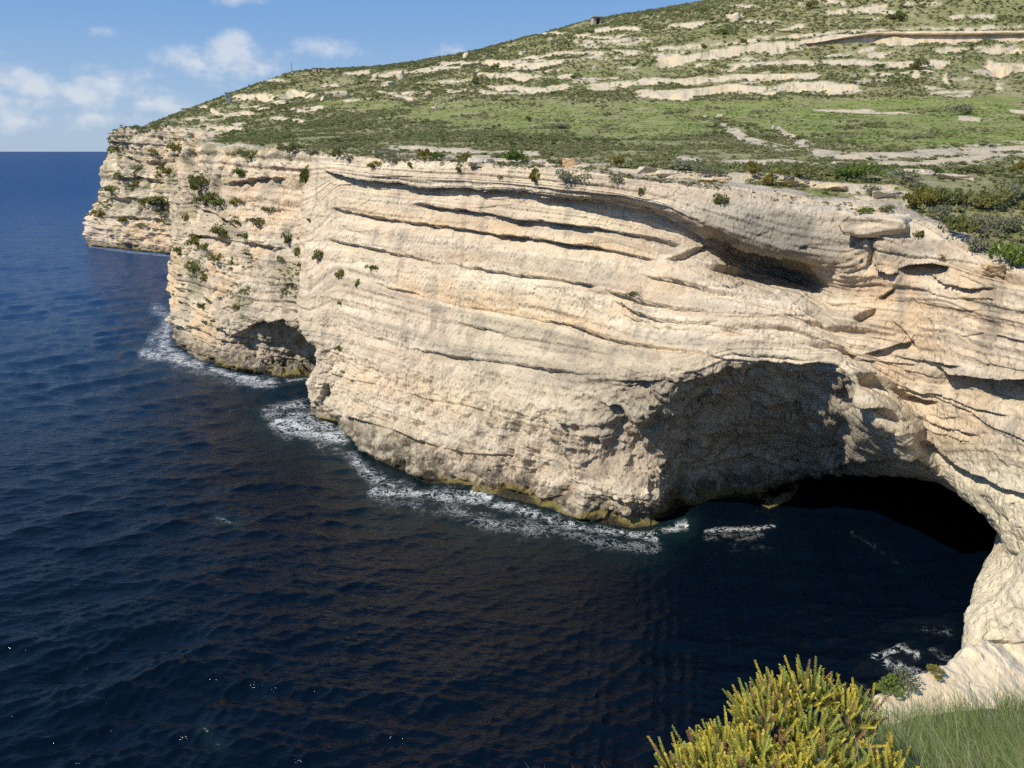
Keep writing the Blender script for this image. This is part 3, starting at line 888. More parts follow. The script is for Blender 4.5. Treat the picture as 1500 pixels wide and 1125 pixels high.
def build_hill():
    ks = np.tan(np.radians(np.concatenate([np.arange(-31.5, 33.5, 0.095), np.arange(33.5, 56, 0.6)])))
    ds = np.concatenate([np.arange(12, 78, 6.0), np.geomspace(78, 720, 420), np.geomspace(735, 900, 8)])
    KX, D = np.meshgrid(ks, ds, indexing='ij')
    X, Y = KX * D, D
    Z = hill_z(X, Y)
    P = np.stack([X, Y, Z], -1).reshape(-1, 3)
    qx, qy = project(P)
    P0 = P * np.array([1, 1, 0.0])
    fine = fbm(P0, 1 / 7.0, 3, 91)
    rock = np.full(len(P), -0.12); pale = np.zeros(len(P)); lush = np.zeros(len(P))
    dz = 0.55 * fbm(P0, 1 / 30.0, 3, 93) * sstep(Y.ravel(), 110, 220) + 0.22 * fine
    jag = fbm(P0, 1 / 11.0, 3, 95)
    brk = fbm(P0, 1 / 13.0, 3, 96, .6)
    for pts, drop, wb, ba, bb, pl in SCARPS:
        idx, sd, fade = stroke_field(qx, qy, pts, max(wb, bb) * 3.0)
        if not len(idx):
            continue
        s = (sd + 2.6 * jag[idx]) * (1.15 - 0.75 * np.clip(brk[idx], -.9, .9))
        k = np.clip(0.95 + 0.85 * brk[idx] + .3 * fine[idx], 0.05, 1.6) * fade
        drop = drop * 0.62
        dz[idx] -= drop * k * sstep(s, -1.2, 1.2) * np.exp(-(np.maximum(s, 0) / wb) ** 1.3)
        dz[idx] += 0.25 * drop * k * (1 - sstep(s, -1.2, 1.2)) * np.exp(-np.maximum(-s, 0) / wb)
        r = np.where(s < 0, 1 - sstep(-s, ba, ba * 2.2 + 1), 1 - sstep(s, bb * .12, bb * 0.80)) * sstep(k, 0.05, 0.6) ** .6
        rock[idx] = np.maximum(rock[idx], r * 1.05 - 0.12); pale[idx] = np.maximum(pale[idx], r * pl)
    def area(poly, soft=0.0):
        p = np.array(poly, float)
        return in_poly(qx + 7 * jag, qy + 2.5 * jag, p)
    # bare pavement of the rim, the paths and the green fields
    for poly, amt in (([(1050, 182), (1064, 182), (1112, 204), (1185, 219), (1150, 226), (1090, 210)], .80),
                      ([(1136, 185), (1150, 190), (1198, 214), (1172, 221), (1150, 204)], .72),
                      ([(1165, 222), (1300, 222), (1520, 205), (1520, 240), (1400, 250), (1250, 238)], .42),
                      ([(1000, 262), (1200, 278), (1330, 282), (1330, 312), (1240, 306), (1100, 290), (960, 262)], .62),
                      ([(560, 225), (760, 238), (900, 246), (1000, 262), (900, 256), (760, 246), (560, 236)], .5),
                      ([(300, 205), (460, 222), (560, 232), (460, 228), (300, 212)], .35)):
        ins = area(poly)
        rock[ins] = np.maximum(rock[ins], amt)
    for poly, amt in (([(930, 150), (1100, 146), (1520, 140), (1520, 215), (1300, 216), (1190, 205), (1060, 175), (930, 168)], .85),
                      ([(600, 150), (930, 152), (1000, 172), (1050, 182), (1020, 200), (860, 205), (700, 190), (600, 172)], .7),
                      ([(470, 150), (620, 148), (620, 160), (470, 165)], .5)):
        ins = area(poly)
        lush[ins] = amt * np.clip(0.70 + 0.75 * jag[ins] + .35 * fine[ins], 0.26, 1.05)
    # stony slope: scattered outcrops higher up
    hi = sstep(qy, 150, 120) * 0.34
    rock += np.where(rock < 0.3, hi * sstep(fbm(P0 * np.array([1, 1.5, 1]), 1 / 9.0, 3, 99), 0.15, 0.7), 0)
    rimw = (1 - sstep(Y.ravel(), 70, 95)) * 0.1
    rock += rimw
    P[:, 2] += dz
    rimp = CLIFF[::5, np.searchsorted(PV, 9.0), :2]
    cand = np.nonzero((P[:, 1] < 520) & (P[:, 2] < 90))[0]
    dist = np.full(len(P), 99.0)
    for c0 in range(0, len(cand), 20000):
        cc = cand[c0:c0 + 20000]
        dd = (P[cc, None, 0] - rimp[None, :, 0]) ** 2 + (P[cc, None, 1] - rimp[None, :, 1]) ** 2
        dist[cc] = np.sqrt(dd.min(1))
    P[:, 2] -= 1.9 * (1 - sstep(dist, 1.5, 7.0 + 4.0 * fine))
    # keep what lies behind the rim
    poly = [(p[0], p[1] + 1.2) for p in K_COAST[:, 9]] + [(140, -40), (900, 200), (1400, 1200), (0, 1200)]
    ins = in_poly(P[:, 0], P[:, 1], poly).reshape(X.shape)
    keep = ins[:-1, :-1] & ins[1:, :-1] & ins[:-1, 1:] & ins[1:, 1:]
    Fq = grid_faces(len(ks), len(ds), keep, flip=True)
    tone, rk = hill_tone(P, rock, pale, lush)
    rock = rk
    at_ = {'tone': tone}
    V, Fq, at_ = compact(P, Fq, at_)
    me = np_mesh('hillside', V, Fq, at_)
    link('hillside', me, hill_material(), label='green terraced hillside above the cliff', kind='structure')
    return P, X.shape, ins.ravel(), rock, lush, qx, qy, jag, fine


HILL = build_hill()

# ------------------------------------------------------------------ sea
FOAM = [  # points of the photograph on the water, half width (px), strength
    ([(228, 452), (246, 462), (240, 485), (222, 498)], 16, .75), ([(246, 478), (238, 508), (262, 522)], 14, .95), ([(212, 518), (250, 522), (290, 535)], 14, .95),
    ([(255, 535), (320, 548)], 14, .6),
    ([(310, 540), (350, 553), (405, 560)], 8, .95), ([(350, 558), (400, 564)], 10, .9), ([(420, 556), (460, 556)], 5, .95), ([(290, 545), (340, 560)], 18, .5),
    ([(392, 602), (440, 594), (460, 606)], 16, .8), ([(405, 618), (450, 630), (500, 640)], 20, 1.0), ([(430, 606), (480, 620)], 16, .85), ([(395, 610), (420, 640)], 20, .55),
    ([(470, 655), (520, 668)], 16, .6), ([(520, 675), (545, 700), (600, 716)], 16, .75), ([(545, 720), (600, 722), (660, 730)], 12, .85),
    ([(560, 730), (640, 745)], 26, .5), ([(640, 720), (700, 732), (770, 748)], 14, .85), ([(660, 745), (730, 770), (800, 775)], 24, .62), ([(690, 722), (720, 728)], 6, 1.0),
    ([(740, 738), (785, 752)], 7, 1.0), ([(780, 752), (850, 772), (950, 786)], 12, .85), ([(800, 770), (880, 795), (960, 802)], 16, .6), ([(870, 776), (960, 790)], 8, .9),
    ([(955, 782), (1005, 771)], 9, .95), ([(1036, 778), (1075, 774), (1132, 769)], 4, .85), ([(1040, 785), (1110, 782)], 14, .55), ([(1070, 800), (1150, 805)], 20, .28),
    ([(1280, 965), (1325, 948), (1345, 962)], 8, .80), ([(1300, 975), (1350, 985)], 12, .80), ([(1355, 922), (1395, 925)], 10, .5), ([(1345, 945), (1390, 965)], 12, .5),
    ([(1250, 780), (1320, 828)], 6, .35), ([(130, 361), (190, 369), (250, 375)], 3.0, .95), ([(318, 758), (345, 764)], 3.5, .62),
    ([(300, 1070), (320, 1095)], 5, .55), 
]


def water_material():
    m, g, p = new_mat('sea_water')
    pos = g.new('ShaderNodeNewGeometry').outputs['Position']
    shoal = g.attr('shoal')
    deep = g.mix(g.noise(pos, 0.02, 3), (0.0006, 0.0027, 0.0070), (0.0008, 0.0037, 0.0098))
    deep = g.mix(shoal, deep, (0.006, 0.019, 0.023))
    faro = g.attr('offing')
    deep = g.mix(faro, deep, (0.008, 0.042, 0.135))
    f = g.attr('foam')
    warp = g.new('ShaderNodeVectorMath', operation='ADD')
    nd = g.new('ShaderNodeTexNoise'); g.l.new(pos, nd.inputs['Vector']); nd.inputs['Scale'].default_value = 0.35; nd.inputs['Detail'].default_value = 4
    sc = g.new('ShaderNodeVectorMath', operation='SCALE'); g.l.new(nd.outputs['Color'], sc.inputs[0]); sc.inputs[3].default_value = 2.6
    g.l.new(pos, warp.inputs[0]); g.l.new(sc.outputs[0], warp.inputs[1])
    lace = g.noise(warp.outputs[0], 0.85, 5, 0.72)
    lines = g.math('ABSOLUTE', g.math('SUBTRACT', lace, 0.5))                # thin torn threads
    thread = g.step(lines, 0.06, 0.0)
    lump = g.noise(warp.outputs[0], 0.33, 4, 0.65)
    lines2 = g.math('ABSOLUTE', g.math('SUBTRACT', lump, 0.5))
    web = g.math('MAXIMUM', thread, g.step(lines2, 0.045, 0.0))
    mask = g.math('ADD', g.math('MULTIPLY', f, 0.80), g.math('ADD', g.math('MULTIPLY', web, 0.50), g.math('MULTIPLY', g.math('SUBTRACT', lump, 0.5), 1.0)))
    mask = g.math('MULTIPLY', g.math('MULTIPLY', g.step(mask, 0.72, 1.35), g.step(f, 0.05, 0.40)), 0.92)
    # tiny breaking crests far out
    spk = g.noise(pos, 0.42, 3, 0.6); spk2 = g.noise(pos, 2.4, 3, 0.7)
    specks = g.math('MULTIPLY', g.math('MULTIPLY', g.step(spk, 0.735, 0.775), g.step(spk2, 0.52, 0.64)), g.step(g.attr('crest'), 0.25, 0.6))
    mask = g.math('MAXIMUM', mask, specks)
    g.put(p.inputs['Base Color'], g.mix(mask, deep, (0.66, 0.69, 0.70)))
    g.put(p.inputs['Roughness'], g.math('ADD', 0.10, g.math('MULTIPLY', mask, 0.7)))
    p.inputs['IOR'].default_value = 1.333
    g.put(p.inputs['Specular IOR Level'], g.math('SUBTRACT', 0.25, g.math('MULTIPLY', faro, 0.22)))
    r1 = g.noise(g.scalevec(pos, (0.75, 1.25, 1)), 0.9, 4, 0.62)
    r2 = g.noise(pos, 4.2, 2, 0.6)
    h = g.math('ADD', g.math('MULTIPLY', r1, 1.0), g.math('MULTIPLY', r2, 0.14))
    h = g.math('ADD', h, g.math('MULTIPLY', mask, 0.10))
    bp = g.new('ShaderNodeBump'); bp.inputs['Strength'].default_value = 0.62; bp.inputs['Distance'].default_value = 0.42
    g.l.new(h, bp.inputs['Height']); g.l.new(bp.outputs[0], p.inputs['Normal'])
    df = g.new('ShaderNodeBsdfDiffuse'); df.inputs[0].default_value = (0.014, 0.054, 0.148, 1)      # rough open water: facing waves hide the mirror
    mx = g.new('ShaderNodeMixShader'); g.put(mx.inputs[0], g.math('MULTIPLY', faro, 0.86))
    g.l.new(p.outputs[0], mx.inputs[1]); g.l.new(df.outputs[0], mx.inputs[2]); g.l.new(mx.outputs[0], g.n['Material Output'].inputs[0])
    return m


def build_sea():
    az = np.radians(np.concatenate([np.arange(-180, -40, 4.0), np.arange(-40, -34, 0.5), np.arange(-34, 33.5, 0.105), np.arange(33.5, 60, 1.5), np.arange(60, 180.1, 4.0)]))
    dep = np.concatenate([np.radians(np.linspace(89.5, 46, 14)[:-1]), np.radians(np.linspace(46, 1.2, 520)), np.radians(np.geomspace(1.1, 0.02, 40))])
    r = CAM_Z / np.tan(dep)
    R, A = np.meshgrid(r, az, indexing='ij')
    X, Y = R * np.sin(A), R * np.cos(A)
    Z = np.zeros_like(X)
    rng = np.random.default_rng(5)
    fade = 1 - sstep(R, 500, 1800)
    wind = math.radians(118)                           # the swell runs in towards the shore
    DX = np.zeros_like(X); DY = np.zeros_like(X)
    for k in range(46):
        lam = 1.1 * (17 / 1.1) ** (k / 45.0) * rng.uniform(.9, 1.1)
        th = wind + rng.normal(0, 0.55 if lam < 8 else 0.32)
        amp = 0.0195 * lam ** 0.45 * rng.uniform(.6, 1.2)
        kk = 2 * math.pi / lam
        ph = kk * (X * math.cos(th) + Y * math.sin(th)) + rng.uniform(0, 6.28)
        f2 = fade * (1 - sstep(R, 45 * lam, 130 * lam))
        c = np.cos(ph)
        Z += f2 * amp * c
        s_ = np.sin(ph) * f2 * amp * 0.9
        DX -= s_ * math.cos(th); DY -= s_ * math.sin(th)
    gust = 0.75 + 0.5 * fbm(np.stack([X, Y, 0 * X], -1), 1 / 45.0, 2, 7)
    Z *= gust
    crest = sstep(Z, 0.12, 0.42)
    P = np.stack([X + DX, Y + DY, Z], -1).reshape(-1, 3)
    flat = np.stack([X, Y, 0 * X], -1).reshape(-1, 3)
    qx, qy = project(flat)
    qx = np.where(flat[:, 1] < 8, -9999, qx)
    foam = np.zeros(len(P)); shoal = np.zeros(len(P))
    for pts, w, st in FOAM:
        idx, sd, fd = stroke_field(qx, qy, pts, w * 2.5 + 60)
        if len(idx):
            e = np.abs(sd)
            # keep foam in proportion on the foreshortened water
            foam[idx] = np.maximum(foam[idx], st * np.exp(-(e / (w * 0.88)) ** 2))
            shoal[idx] = np.maximum(shoal[idx], (0.9 if pts[0][0] < 1000 else 0.15) * st * np.exp(-(e / (w * 1.7 + 6)) ** 2))
    P[:, 2] += 0.10 * foam * fbm(flat, 1 / 1.6, 3, 12)
    n1, n2 = X.shape
    me = np_mesh('sea', P, grid_faces(n1, n2, flip=False), {'foam': foam, 'shoal': shoal, 'crest': crest.ravel(), 'offing': sstep(np.log(np.maximum(R, 1)), math.log(130), math.log(1500)).ravel()})
    link('sea', me, water_material(), label='dark blue sea with foam along the rocks', kind='structure')


build_sea()
# ------------------------------------------------------------------ finding places on what is built
bpy.context.view_layer.update()
DG = bpy.context.evaluated_depsgraph_get()


def pick(px, py, names=None):
    """where the line of sight through a photograph pixel meets the built ground"""
    v = Vector(at(px, py, 100.0)) - Vector((0, 0, CAM_Z))
    v.normalize()
    o = Vector((0, 0, CAM_Z))
    ok, loc, nor, _, ob, _ = scene.ray_cast(DG, o, v, distance=5000)
    if not ok and py < 230:                       # just over the skyline: the ground right below
        for dy in range(2, 60, 2):
            v = (Vector(at(px, py + dy, 100.0)) - o).normalized()
            ok, loc, nor, _, ob, _ = scene.ray_cast(DG, o, v, distance=5000)
            if ok and ob.name != 'sea':
                break
    if not ok:
        return None, None, None
    return loc, nor, ob.name
# ------------------------------------------------------------------ foliage and stone kits
def leaf_cloud(n, seed, leaf=0.11, lobes=5, flat=0.75, tall=1.0, upright=0.0):
    """a clump of n leaf faces in a lumpy dome of unit radius standing on z = 0"""
    r = np.random.default_rng(seed)
    th = r.uniform(0, 6.283, lobes); rr = r.uniform(0.2, 0.78, lobes)
    C = np.stack([rr * np.cos(th), rr * np.sin(th), r.uniform(0.25, 0.75, lobes) * flat], -1)
    R = r.uniform(0.22, 0.50, lobes)
    C = np.concatenate([C, [[0, 0, 0.5 * flat]]]); R = np.append(R, 0.52)
    k = r.integers(0, len(C), n)
    d = r.normal(size=(n, 3)); d[:, 2] = np.abs(d[:, 2]) * 0.9 + d[:, 2] * 0.35
    d /= np.linalg.norm(d, axis=1, keepdims=True)
    rad = R[k] * (0.45 + 0.6 * r.random(n) ** 0.6)
    P = C[k] + d * rad[:, None] * np.array([1, 1, flat])
    P[:, 2] = np.maximum(P[:, 2], 0.02)
    a = d + r.normal(0, 0.7, (n, 3)); a[:, 2] += upright
    a /= np.linalg.norm(a, axis=1, keepdims=True)
    b = np.cross(a, r.normal(size=(n, 3))); b /= np.linalg.norm(b, axis=1, keepdims=True) + 1e-9
    s = leaf * r.uniform(0.6, 1.4, n)[:, None]
    V = np.stack([P - a * s, P + b * s * 0.55, P + a * s, P - b * s * 0.55], 1).reshape(-1, 3)
    V[:, 2] *= tall
    return V, np.arange(n * 4).reshape(-1, 4)


def clump_mesh(name, mat, n, seed, **kw):
    me = np_mesh(name, *leaf_cloud(n, seed, **kw), smooth=False)
    me.materials.append(mat)
    return me


def tube(path, radii, sides=6):
    V = []; Fc = []
    path = [Vector(p) for p in path]
    for i, p in enumerate(path):
        t = (path[min(i + 1, len(path) - 1)] - path[max(i - 1, 0)]).normalized()
        x = t.orthogonal().normalized(); y = t.cross(x)
        for k in range(sides):
            a = 6.2832 * k / sides
            V.append(p + (x * math.cos(a) + y * math.sin(a)) * radii[i])
    for i in range(len(path) - 1):
        for k in range(sides):
            k2 = (k + 1) % sides
            Fc.append((i * sides + k, i * sides + k2, (i + 1) * sides + k2, (i + 1) * sides + k))
    return np.array([tuple(v) for v in V]), np.array(Fc)


def rock_mesh(name, seed, kind='boulder', res=14, warm=0.0, grey=0.25):
    """a weathered block: a cube sphere pulled square, cut by planes and roughened"""
    r = np.random.default_rng(seed)
    t = np.linspace(-1, 1, res)
    A, B = np.meshgrid(t, t, indexing='ij')
    Vs = []; Fs = []; n0 = 0
    for ax in range(3):
        for sg in (-1, 1):
            p = np.zeros((res, res, 3)); p[..., ax] = sg; p[..., (ax + 1) % 3] = A; p[..., (ax + 2) % 3] = B
            Vs.append(p.reshape(-1, 3)); f = grid_faces(res, res, flip=(sg < 0)) + n0; Fs.append(f); n0 += res * res
    V = np.concatenate(Vs); Fq = np.concatenate(Fs)
    L = np.linalg.norm(V, axis=1, keepdims=True)
    sq = 0.55 if kind == 'boulder' else 0.85
    V = V / L * (1 - sq) + V * sq
    for _ in range(13 if kind == 'boulder' else 6):
        nrm = r.normal(size=3)
        if kind != 'boulder':
            nrm[2] *= 0.25
        nrm /= np.linalg.norm(nrm); off = r.uniform(0.50, 0.90)
        h = V @ nrm - off
        V = V - np.maximum(h, 0)[:, None] * nrm
    Q = V + r.uniform(-50, 50, 3)
    V = V * (1 + 0.10 * fbm(Q, 1.3, 3, seed)[:, None] + 0.05 * fbm(Q, 4.0, 2, seed + 3)[:, None])
    if kind == 'slab':
        V[:, 2] += 0.12 * fbm(Q, 1.1, 2, seed + 9)
    tone = stone_tone(Q * 3.0, warm, grey, 0.0, tide=False)
    me = np_mesh(name, V, Fq, {'tone': tone})
    me.materials.append(MAT_STONE)
    return me


BUSH = {
    'green': [clump_mesh('bush_green', MAT_BUSH, 520, 100 + i, leaf=0.085, lobes=6) for i in range(4)],
    'bright': [clump_mesh('bush_bright', MAT_GREEN, 620, 120 + i, leaf=0.08, lobes=6) for i in range(3)],
    'grey': [clump_mesh('bush_grey', MAT_GREYB, 480, 140 + i, leaf=0.08, lobes=7) for i in range(3)],
    'olive': [clump_mesh('bush_olive', MAT_OLIVE, 520, 160 + i, leaf=0.085, lobes=6, upright=.6) for i in range(3)],
}
_n = {k: 0 for k in BUSH}


def shrub(px, py, w, h, kind, label, group=None, cat='shrub', name='shrub'):
    loc, nor, ob = pick(px, py)
    if loc is None or ob == 'sea':
        for dy in (2, 4, 7, 11):
            loc, nor, ob = pick(px, py + dy)
            if loc is not None and ob != 'sea':
                break
        else:
            return None
    m = BUSH[kind][_n[kind] % len(BUSH[kind])]; _n[kind] += 1
    dist = loc.y * CT - (loc.z - CAM_Z) * ST
    mpp = dist / F_PX
    o = bpy.data.objects.new(name, m); COL.objects.link(o)
    rw = 0.5 * w * mpp / 0.78
    rh = h * mpp / 0.86
    o.scale = (rw, rw * 0.9, rh)
    o.rotation_euler = (0, 0, random.uniform(0, 6.28))
    n2 = Vector((nor.x, nor.y, 0))
    o.location = loc - n2 * rw * 0.12 - Vector((0, 0, 0.12 * rh))
    o['label'] = label; o['category'] = cat
    if group:
        o['group'] = group
    return o


# ------------------------------------------------------------------ scrub that covers plateau and slope (nobody could count it)
def scatter(name, label, pts, scl, rot, idx, meshes):
    me = bpy.data.meshes.new(name + '_points')
    n = len(pts)
    me.vertices.add(n); me.vertices.foreach_set('co', np.ascontiguousarray(pts, np.float32).ravel())
    for an, ty, key, val in (('scl', 'FLOAT_VECTOR', 'vector', scl), ('rot', 'FLOAT_VECTOR', 'vector', rot)):
        a_ = me.attributes.new(an, ty, 'POINT'); a_.data.foreach_set(key, np.ascontiguousarray(val, np.float32).ravel())
    a_ = me.attributes.new('pick', 'INT', 'POINT'); a_.data.foreach_set('value', np.ascontiguousarray(idx, np.int32))
    o = bpy.data.objects.new(name, me); COL.objects.link(o)
    o['label'] = label; o['kind'] = 'stuff'
    kit = bpy.data.collections.new(name + '_kit')
    for i, m in enumerate(meshes):
        kit.objects.link(bpy.data.objects.new('%s_kit_%02d' % (name, i), m))
    ng = bpy.data.node_groups.new(name, 'GeometryNodeTree')
    ng.interface.new_socket('Geometry', in_out='INPUT', socket_type='NodeSocketGeometry')
    ng.interface.new_socket('Geometry', in_out='OUTPUT', socket_type='NodeSocketGeometry')
    N, L = ng.nodes, ng.links
    gi, go = N.new('NodeGroupInput'), N.new('NodeGroupOutput')
    ci = N.new('GeometryNodeCollectionInfo'); ci.inputs['Collection'].default_value = kit
    ci.inputs['Separate Children'].default_value = True; ci.inputs['Reset Children'].default_value = True
    ip = N.new('GeometryNodeInstanceOnPoints'); ip.inputs['Pick Instance'].default_value = True
    def na(nm, ty):
        a = N.new('GeometryNodeInputNamedAttribute'); a.data_type = ty; a.inputs[0].default_value = nm
        return a.outputs['Attribute']
    e2r = N.new('FunctionNodeEulerToRotation')
    L.new(gi.outputs[0], ip.inputs['Points']); L.new(ci.outputs[0], ip.inputs['Instance'])
    L.new(na('pick', 'INT'), ip.inputs['Instance Index']); L.new(na('rot', 'FLOAT_VECTOR'), e2r.inputs[0])
    L.new(e2r.outputs[0], ip.inputs['Rotation']); L.new(na('scl', 'FLOAT_VECTOR'), ip.inputs['Scale'])
    L.new(ip.outputs[0], go.inputs[0])
    md = o.modifiers.new('scatter', 'NODES'); md.node_group = ng
    return o


MAT_TUFT = leaf_material('grass_tufts', [(0.0, (0.11, 0.175, 0.032)), (0.6, (0.16, 0.215, 0.05)), (1.0, (0.235, 0.235, 0.095))])
MAT_DARK = leaf_material('dark_scrub', [(0.0, (0.09, 0.125, 0.042)), (0.6, (0.15, 0.18, 0.07)), (1.0, (0.21, 0.22, 0.10))])


def build_scrub():
    P, shp, ins, rock, lush, qx, qy, jag, fine = HILL
    nk, nd = shp
    G = P.reshape(nk, nd, 3)
    r = np.random.default_rng(77)
    vis = ins & (P[:, 1] < 700) & (qx > 120) & (qx < 1640) & (qy > -60) & (rock < 0.40 + 0.25 * (brk_n := RNG.random(len(P))) ** 3)
    area = np.gradient(P[:, 1].reshape(shp), axis=1).ravel() * P[:, 1] * 0.00166
    dens = np.where(lush > 0.2, 0.85, 1.0)
    dens *= np.clip(1.0 + 1.1 * fbm(P * np.array([1, 1, 0]), 1 / 14.0, 3, 401), 0.08, 2.2)
    dens *= 1.0 / np.maximum(P[:, 1] / 200.0, 0.55) ** 1.1            # far clumps merge: fewer, larger
    w = np.where(vis, area * dens, 0); w /= w.sum()
    n = 95000
    i = r.choice(len(P), n, p=w)
    a, b = np.unravel_index(i, shp)
    a2 = np.clip(a + 1, 0, nk - 1); b2 = np.clip(b + 1, 0, nd - 1)
    fu, fv = r.random(n)[:, None], r.random(n)[:, None]
    pts = G[a, b] * (1 - fu) * (1 - fv) + G[a2, b] * fu * (1 - fv) + G[a, b2] * (1 - fu) * fv + G[a2, b2] * fu * fv
    pts[:, 2] -= 0.06
    y = pts[:, 1]; lu = lush[i] > 0.25
    size = (0.26 + 0.75 * r.random(n) ** 2.8) * (0.55 + 0.45 * y / 200.0) ** 0.8
    size = np.where(lu, size * 0.62, size)
    near = y < 125
    size = np.where(near, size * 1.15, size)
    hgt = size * r.uniform(0.6, 1.15, n) * np.where(lu, 0.6, 0.95)
    scl = np.stack([size, size, hgt], -1)
    rot = np.stack([np.zeros(n), np.zeros(n), r.uniform(0, 6.28, n)], -1)
    pat = fbm(pts * np.array([1, 1, 0]), 1 / 22.0, 3, 411)
    k = r.random(n) * 0.9 + 0.55 * pat
    idx = np.where(k > 0.80, r.integers(3, 6, n), r.integers(0, 3, n))          # dark / mixed scrub
    idx = np.where(lu & (r.random(n) < 0.72), r.integers(6, 8, n), idx)
    meshes = [clump_mesh('scrub', MAT_SCRUB, 80, 500 + j, leaf=0.19, lobes=4) for j in range(3)]
    meshes += [clump_mesh('dark_scrub', MAT_DARK, 85, 510 + j, leaf=0.19, lobes=4) for j in range(3)]
    meshes += [clump_mesh('tuft', MAT_TUFT, 60, 520 + j, leaf=0.2, lobes=4, upright=1.5) for j in range(2)]
    scatter('hillside_scrub', 'low green and grey scrub covering plateau and slope', pts, scl, rot, idx, meshes)


build_scrub()


def build_cliff_scrub():
    """tufts on the ledges of the two further headlands and along the rim"""
    r = np.random.default_rng(88)
    U, Vn = CLIFF.shape[:2]
    P = CLIFF.reshape(-1, 3)
    u = np.repeat(PU, Vn); v = np.tile(PV, U)
    du = np.gradient(CLIFF, axis=0); dv = np.gradient(CLIFF, axis=1)
    N = np.cross(du, dv); N /= np.linalg.norm(N, axis=-1, keepdims=True) + 1e-9
    nz = N.reshape(-1, 3)[:, 2]
    if np.median(nz[(v > 9.1) & (u > 15)]) < 0:
        nz = -nz
    qx, qy = project(P)
    patch = fbm(P * np.array([1, 1, 1.5]), 1 / 16.0, 3, 421)
    head = np.where(u < 8.5, 1.7, np.where(u < 14.2, 1.1, 0.0)) * sstep(patch, 0.0, 0.45) * sstep(nz, -0.05, 0.4) * np.where(u < 8.5, sstep(v, 2.2, 3.5), sstep(v, 4.2, 5.2))
    rim = 1.0 * sstep(v, 8.55, 8.9) * sstep(patch, -0.25, 0.4) * sstep(nz, 0.1, 0.5) * (1 - .9 * sstep(u, 21.5, 23.0) * sstep(u, 30, 28)) * (u > 8.5)
    w = head + 1.6 * rim
    w[(u < 3) | (u > 33)] = 0
    w /= w.sum()
    n = 4600
    i = r.choice(len(P), n, p=w)
    pts = P[i] + r.normal(0, .15, (n, 3)); y = pts[:, 1]
    size = (0.25 + 0.55 * r.random(n) ** 2) * np.clip(y / 150, .8, 2.6)
    size = np.where(v[i] > 8.4, size * .8, size)
    scl = np.stack([size, size, size * r.uniform(.6, 1.0, n)], -1)
    rot = np.stack([np.zeros(n), np.zeros(n), r.uniform(0, 6.28, n)], -1)
    meshes = [clump_mesh('ledge_tuft', m, 85, 530 + j, leaf=0.17, lobes=4) for j, m in enumerate((MAT_SCRUB, MAT_BUSH, MAT_OLIVE, MAT_GREYB))]
    scatter('cliff_scrub', 'small tufts of scrub on the headland ledges and the rim', pts, scl, rot, r.integers(0, 4, n), meshes)


build_cliff_scrub()

